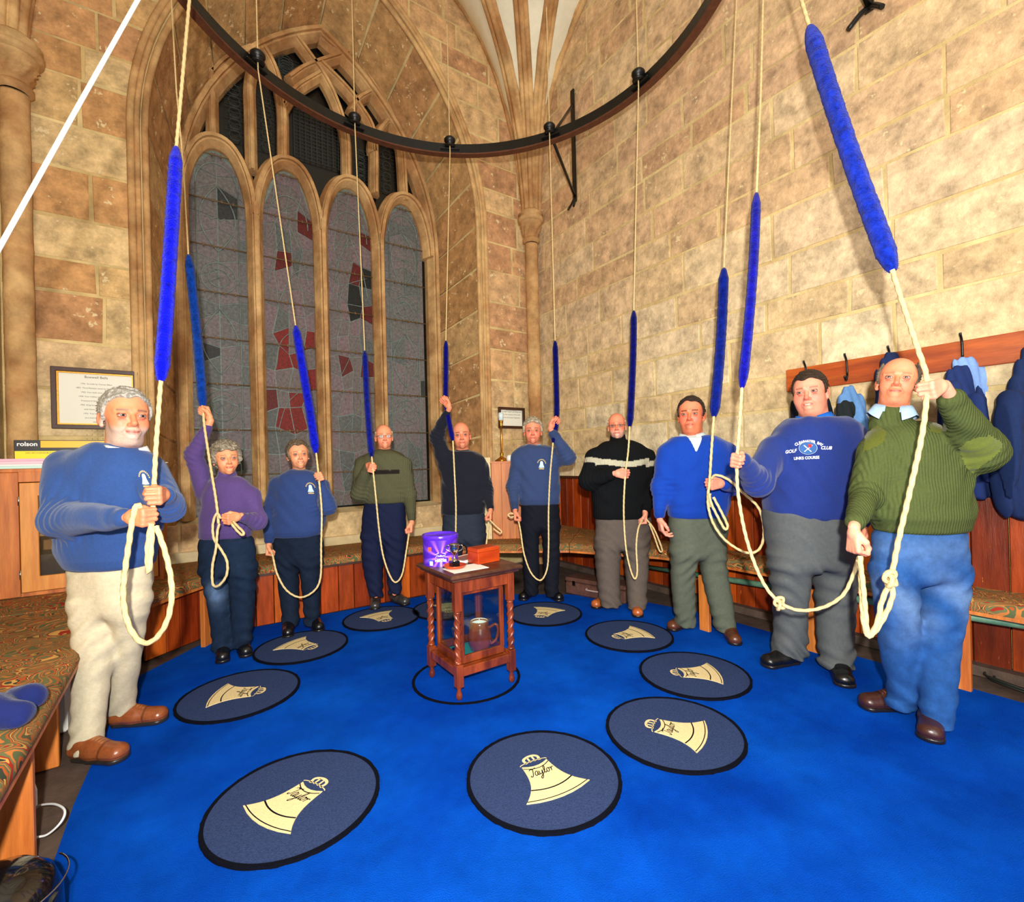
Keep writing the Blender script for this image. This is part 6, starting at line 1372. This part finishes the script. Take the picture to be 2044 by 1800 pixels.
  arms=[dict(side='R', kind='relax', sh=(1334, 907), el=(1320, 975), hand=(1322, 1052, -.06), r=(22, 19, 13), cuff=.02, R=FWD, W=(-.1, 0, 1)), dict(side='L', sh=(1452, 907), el=(1474, 965, -.1), hand=(1417, 966, -.36), r=(23, 20, 14), cuff=.02, R=(0, -.1, 1), W=(1, .35, -.1))],
  hips=[(1024, 1334, 1450), (1060, 1335, 1452), (1115, 1338, 1448)], legs=[[(1105, 1338, 1392), (1150, 1339, 1386), (1200, 1343, 1387), (1248, 1348, 1388)], [(1105, 1393, 1448), (1150, 1400, 1452), (1200, 1412, 1462), (1260, 1427, 1470)]],
  shoes=[(1378, 1246, 1334, 1260), (1452, 1264, 1466, 1286)], collar=(206, 226, 226), shirt=(204, 224, 226), vneck=((1374, 904), .075, .12), hskin=(236, 150, 122)),
 dict(id=9, d=2.95, label='heavily built young man in a navy golf club sweatshirt and baggy grey trousers', top=(1612, 737), chin=(1622, 826), footv=1348, tc=(36, 54, 122), lc=(88, 92, 92), sc=(16, 16, 18),
  head=dict(style='fringe', hl=.016, hair=(62, 42, 24), hair2=(32, 22, 14), yaw=-10, skin=(238, 152, 122), hth=.010, red=.7, jaw=1.08, fat=.8, open=.0008, brow=(110, 74, 52), browk=.8, neck=.068, seed=4),
  torso=[(834, 1572, 1690), (846, 1552, 1712), (875, 1534, 1728), (920, 1528, 1732), (965, 1524, 1732), (1000, 1521, 1728), (1020, 1522, 1720), (1034, 1530, 1712)], tb=.8, band=.02,
  arms=[dict(side='R', sh=(1546, 898), el=(1512, 962, -.16), hand=(1471, 920, -.4), r=(30, 26, 16), cuff=.03, up=1, R=(.05, -.25, 1)), dict(side='L', sh=(1712, 898), el=(1730, 985, .0), hand=(1716, 1080, -.1), r=(28, 24, 16), cuff=.02, R=FWD, W=(0, 0, 1))],
  hips=[(1006, 1521, 1706, .8), (1050, 1524, 1708, .8), (1100, 1530, 1709, .75), (1135, 1534, 1709, .7)], legs=[[(1125, 1534, 1620), (1200, 1541, 1612), (1260, 1546, 1612), (1308, 1538, 1608)], [(1125, 1622, 1709), (1200, 1628, 1708), (1270, 1632, 1704), (1332, 1640, 1704)]],
  shoes=[(1592, 1322, 1528, 1330), (1672, 1338, 1684, 1368)], sw=.054, collar=(30, 110, 220), lfold=.006),
 dict(id=10, d=2.34, label='grey-haired man in green ribbed jumper with elbow patches and blue jeans', top=(1800, 711), chin=(1783, 809), footv=1450, tc=(76, 86, 46), lc=(34, 78, 138), sc=(64, 34, 28), rib=1, lm=M_denim, legname='jeans',
  head=dict(style='recede', hair=(120, 108, 92), hair2=(84, 76, 64), yaw=0, skin=(232, 140, 100), hth=.012, red=.5, jaw=1.0, fat=.1, brow=(130, 92, 70), browk=.7, neck=.062, seed=6, wave=.004),
  torso=[(842, 1765, 1850), (856, 1742, 1885), (885, 1728, 1918), (930, 1730, 1932), (985, 1730, 1936), (1028, 1726, 1940), (1042, 1740, 1936), (1060, 1744, 1932)], tb=.68, band=.07,
  arms=[dict(side='R', sh=(1752, 900), el=(1730, 980, .0), hand=(1714, 1098, -.25), r=(34, 28, 19), cuff=.05, R=FWD, W=(.1, .0, 1)), dict(side='L', sh=(1900, 888), el=(1956, 898, -.12), hand=(1850, 780, -.32), r=(38, 40, 23), cuff=.1, up=1, R=(-.25, -.1, 1))],
  hips=[(1050, 1744, 1930), (1100, 1738, 1931), (1160, 1738, 1930)], legs=[[(1150, 1738, 1832), (1230, 1745, 1832), (1300, 1757, 1836), (1360, 1770, 1834), (1412, 1768, 1830)], [(1150, 1832, 1930), (1230, 1826, 1924), (1300, 1828, 1914), (1380, 1832, 1908), (1446, 1838, 1902)]],
  shoes=[(1822, 1415, 1726, 1412), (1866, 1432, 1852, 1484)], sw=.052, lace=(120, 70, 60), collar=(168, 204, 236), patches=[('shoulder_patch', sh_patch, (86, 92, 34)), ('elbow_patch', el_patch, (98, 108, 46))], legcolorfn=denim_fn, hskin=(238, 160, 128)),
]
for D in PEOPLE: person(D)
# badges and lettering on the sweatshirts: laid on the cloth
def on_cloth(pid, px_pts):
    WV, Fc, t = PD[pid]
    if pid not in BV: BV[pid] = BVHTree.FromPolygons([tuple(v) for v in WV], [tuple(f) for f in Fc])
    o = Vector((0, 0, H)); out = []
    for u, v in px_pts:
        q = wpt(u, v, 1) - o; q.normalize(); hit = BV[pid].ray_cast(o, q); dist = hit[3] if hit[0] else out[-1][1] if out else 3
        out.append((o + q * (dist - .006), dist))
    return [p for p, _ in out]
BV = {}
def decal(pid, polys, m, name, faces=None):
    t = PD[pid][2]; mb = MB()
    for P in polys: mb.add(on_cloth(pid, P), [tuple(range(len(P)))])
    local(link(name, mb.mesh(name), t, m), t)
def decal_text(pid, txt, u, v, size, rot=0, shear=0, m=None, sx=1.):
    me = text_mesh(txt, size, shear, 0, .2); vs = [(u + (q.co.x * math.cos(rot) - q.co.y * math.sin(rot)) * sx, v - (q.co.x * math.sin(rot) + q.co.y * math.cos(rot))) for q in me.vertices]
    for q, p in zip(me.vertices, on_cloth(pid, vs)): q.co = p
    t = PD[pid][2]; me.materials.append(m or M_wht); local(link('chest_lettering', me, t, m or M_wht), t)
M_badge = mat('badge_blue', (190, 216, 226), rough=.8); M_badgeg = mat('badge_gold', (206, 176, 110), rough=.8)
for pid, u, v, k, lean in ((1, 289, 958, 1.5, .4), (3, 620, 976, 1.0, .15), (6, 1081, 928, .9, 0)):
    S = [(-1, 7), (-8, 6), (-6.5, 3), (-4.5, -2), (-4, -7), (-2, -9.5), (2, -9.5), (4, -7), (4.5, -2), (6.5, 3), (8, 6)]
    kx = .6 if pid == 1 else .8
    decal(pid, [[(u + k * kx * (x + lean * y), v + k * y * .9) for x, y in S]], M_badge, 'bell_badge')
    seg = []
    for a in [math.radians(q) for q in range(-160, -15, 14)]:
        c_, s_ = math.cos(a), math.sin(a); c2, s2 = math.cos(a + .16), math.sin(a + .16); seg.append([(u + k * kx * (r_ * c + lean * r_ * s), v - 1 + k * .95 * r_ * s) for r_, c, s in ((10.5, c_, s_), (13, c_, s_), (13, c2, s2), (10.5, c2, s2))])
    seg.append([(u + k * kx * (x + lean * y), v + k * y * .9) for x, y in ((-7, 8), (7, 8), (7, 10.5), (-7, 10.5))])
    decal(pid, seg, M_badgeg, 'badge_lettering')
w_ = 'CLEARWATER BAY'
for i, ch_ in enumerate(w_):
    a = math.radians(122 - 66 * i / (len(w_) - 1)); decal_text(9, ch_, 1614 + 47 * math.cos(a), 921 - 40 * math.sin(a), 7.5, (a - PI / 2) * .8) if ch_ != ' ' else None
decal_text(9, 'GOLF', 1578, 901, 9, .14, .3); decal_text(9, 'CLUB', 1649, 894, 9, -.02, .3); decal_text(9, 'LINKS COURSE', 1610, 914, 7.6, .05)
M_bb = mat('badge_mid_blue', (40, 90, 150), rough=.8); M_red = mat('badge_red', (200, 40, 40), rough=.8)
for r_, mm in ((18.5, M_badge), (17.8, mat('badge_navy', (44, 64, 130), rough=.8)), (16.5, M_bb)):
    P = [(1613 + r_ * math.cos(2 * PI * q / 28), 894 + r_ * .7 * math.sin(2 * PI * q / 28)) for q in range(28)]
    WV, Fc, t = PD[9]; pts = [p * 1 for p in on_cloth(9, P)]; k_ = {18.5: 0, 17.8: .001, 16.5: .002}[r_]; mb = MB().add([p + (Vector((0, 0, H)) - p).normalized() * k_ for p in pts], [tuple(range(28))]); local(link('round_badge', mb.mesh('round_badge'), t, mm), t)
def lift(pid, polys, m, name, k_=.004):
    t = PD[pid][2]; mb = MB()
    for P in polys: mb.add([p + (Vector((0, 0, H)) - p).normalized() * k_ for p in on_cloth(pid, P)], [tuple(range(len(P)))])
    local(link(name, mb.mesh(name), t, m), t)
lift(9, [[(1613, 886), (1622, 887), (1619, 893), (1613, 893)]], M_red, 'badge_flag')
lift(9, [[(1604, 889), (1605.5, 888), (1620, 901), (1619, 902)], [(1605, 901), (1606, 902), (1622, 889), (1621, 888)]], M_wht, 'badge_clubs')
# ------------------------------------------------------------------ coats on the rail, jumper and helmet on the left
def coat(name, label, cat, d, rows, col, seed, br=.34, group=None, sleeves=()):
    R = sorted(row(d, *r[:3], br) for r in rows); t0 = R[len(R) // 2]
    g_ = Grid((min(r[1] - r[3] for r in R) - .03, d - .25, R[0][0] - .04), (max(r[1] + r[3] for r in R) + .03, d + .25, R[-1][0] + .04), .01)
    f_, lo, hi = loft_fn(R, R[0][0], R[-1][0], .02); g_.uni(f_, lo, hi, .02)
    for a_, b_, r_ in sleeves: g_.cone(cpt(*a_, d - .06), cpt(*b_, d - .09), r_ * 1.1, r_ * .8, .02)
    sl, X, Y, Z_ = g_.sub(g_.lo, g_.lo + g_.h * g_.n); g_.f[sl] += .006 * np.sin(58 * X + 2 * np.sin(5 * Z_ + seed) + 8 * Y) * np.clip((R[-1][0] - Z_) * 5, .1, 1) + .003 * np.sin(120 * X + 24 * Z_ + seed)
    V, Fc = g_.mesh(); return link(name, npmesh(name, c2w(V), Fc, True, colarr(col, len(V))), None, M_cloth, label, cat, group)
coat('jacket', 'light steel-blue jacket hanging on the rail between the two right-hand men', 'jacket', 3.33, [(768, 1690, 1702), (780, 1679, 1710), (800, 1669, 1724), (830, 1664, 1734), (870, 1664, 1740), (960, 1666, 1742), (1000, 1668, 1740)], (92, 134, 184), 1)
coat('bag', 'black cloth bag hanging in front of the light blue jacket', 'bag', 3.2, [(798, 1678, 1698), (812, 1668, 1706), (840, 1664, 1710), (880, 1664, 1712)], (26, 32, 34), 2)
coat('hooded_coat', 'navy hooded coat showing above the head of the man in the green jumper', 'coat', 3.2, [(701, 1772, 1786), (712, 1760, 1797), (730, 1754, 1800), (800, 1748, 1812), (920, 1744, 1816)], (26, 40, 78), 3)
coat('coat', 'dark coat shape, mostly for shadow, behind the fringed man in the golf club sweatshirt', 'coat', 3.5, [(775, 1594, 1640), (800, 1583, 1655), (840, 1574, 1668), (930, 1570, 1676)], (22, 26, 38), 4)  # coat-like dark form put in mostly for the shadow behind the head
coat('shirt', 'light blue striped shirt hanging behind the navy jacket on the rail', 'shirt', 2.9, [(712, 1908, 1945), (728, 1901, 1962), (780, 1914, 1974), (850, 1930, 1982), (905, 1948, 1988)], (128, 164, 226), 5, .25)
coat('jacket', 'navy jacket hanging on the rail in front of the light blue shirt', 'jacket', 2.83, [(728, 1904, 1928), (742, 1890, 1940), (800, 1876, 1958), (860, 1872, 1972), (930, 1874, 1986), (985, 1880, 1988), (995, 1886, 1986)], (28, 46, 96), 6, .3, sleeves=[((1900, 775), (1884, 935), .04), ((1950, 800), (1972, 950), .04)])
coat('coat', 'large dark navy coat hanging at the right picture edge', 'coat', 2.68, [(690, 2045, 2075), (740, 2026, 2096), (820, 1996, 2120), (880, 1986, 2134), (960, 1984, 2140), (1010, 1992, 2140), (1036, 2022, 2134)], (24, 42, 82), 7, .3, sleeves=[((2022, 800), (2004, 985), .055)])
g_ = Grid((-2.1, 1.1, .5), (-1.2, 2.0, .85), .009)
a_, b_, c_ = [np.array(cpt(u, v, 1.56)) for u, v in ((-110, 1470), (-20, 1425), (34, 1432))]
g_.cone(a_, b_, .085, .06, .03); g_.cone(b_, c_, .055, .042, .02); g_.cone(a_ + (0, .1, 0), b_ + (0, .12, -.01), .06, .05, .03)
sl, X, Y, Z_ = g_.sub(g_.lo, g_.lo + g_.h * g_.n); g_.f[sl] = np.maximum(g_.f[sl] + .006 * wrinkle(X, Y, Z_, 3, 12, 30), .528 - Z_)
V, Fc = g_.mesh(); link('folded_jumper', npmesh('folded_jumper', c2w(V), Fc, True, colarr((28, 38, 92), len(V))), None, M_knit, 'navy jumper lying crumpled on the left bench cushion', 'jumper')
hc = wpt(-8, 1850, 1.30); hc.z = .125; t = thing('helmet', 'glossy black crash helmet with clear visor on the floor at the lower left corner', 'helmet', hc)
MB().lathe([(.10, -.13), (.125, -.1), (.138, -.03), (.136, .03), (.118, .085), (.08, .122), (.04, .137), (0, .14)], (0, 0, 0), 36).out('shell', M_black, t, fix=False)
mb = MB(); V = []; 
for j in range(9):
    for k in range(17): a = -1.0 + 1.9 * k / 16 - .2; z = -.05 + .12 * j / 8; r_ = .147 * math.sqrt(max(.05, 1 - (z / .17) ** 2)); V.append((r_ * math.cos(a), r_ * math.sin(a), z))
mb.add(V, [(j * 17 + k, j * 17 + k + 1, (j + 1) * 17 + k + 1, (j + 1) * 17 + k) for j in range(8) for k in range(16)], True).out('visor', M_glass, t, fix=False)
MB().tube([(.148 * math.cos(a), .148 * math.sin(a), .075) for a in [-1.2 + 1.9 * k / 16 for k in range(17)]], .0025, 6).out('visor_rim', M_chrome, t, fix=False)
MB().tube([(.141 * math.cos(a) , .141 * math.sin(a), -.01) for a in [-1.25 + .35 * k / 6 for k in range(7)]], .012, 8).out('helmet_stripe', mat('helmet_print', (206, 150, 96), rough=.3), t, fix=False)
bb_ = fl(20, 1545); MB().lathe([(0, 0), (.09, .01), (.11, .06), (.1, .14), (.05, .19), (0, .2)], (-.72, bb_.y, .0), 20).out('black_bag', mat('bag_black', (18, 19, 22), rough=.4, bump=.4, bscale=20), label='black bag under the left bench between two of its legs', cat='bag')
# clear flags for things that have no parts are set by their builders; finished
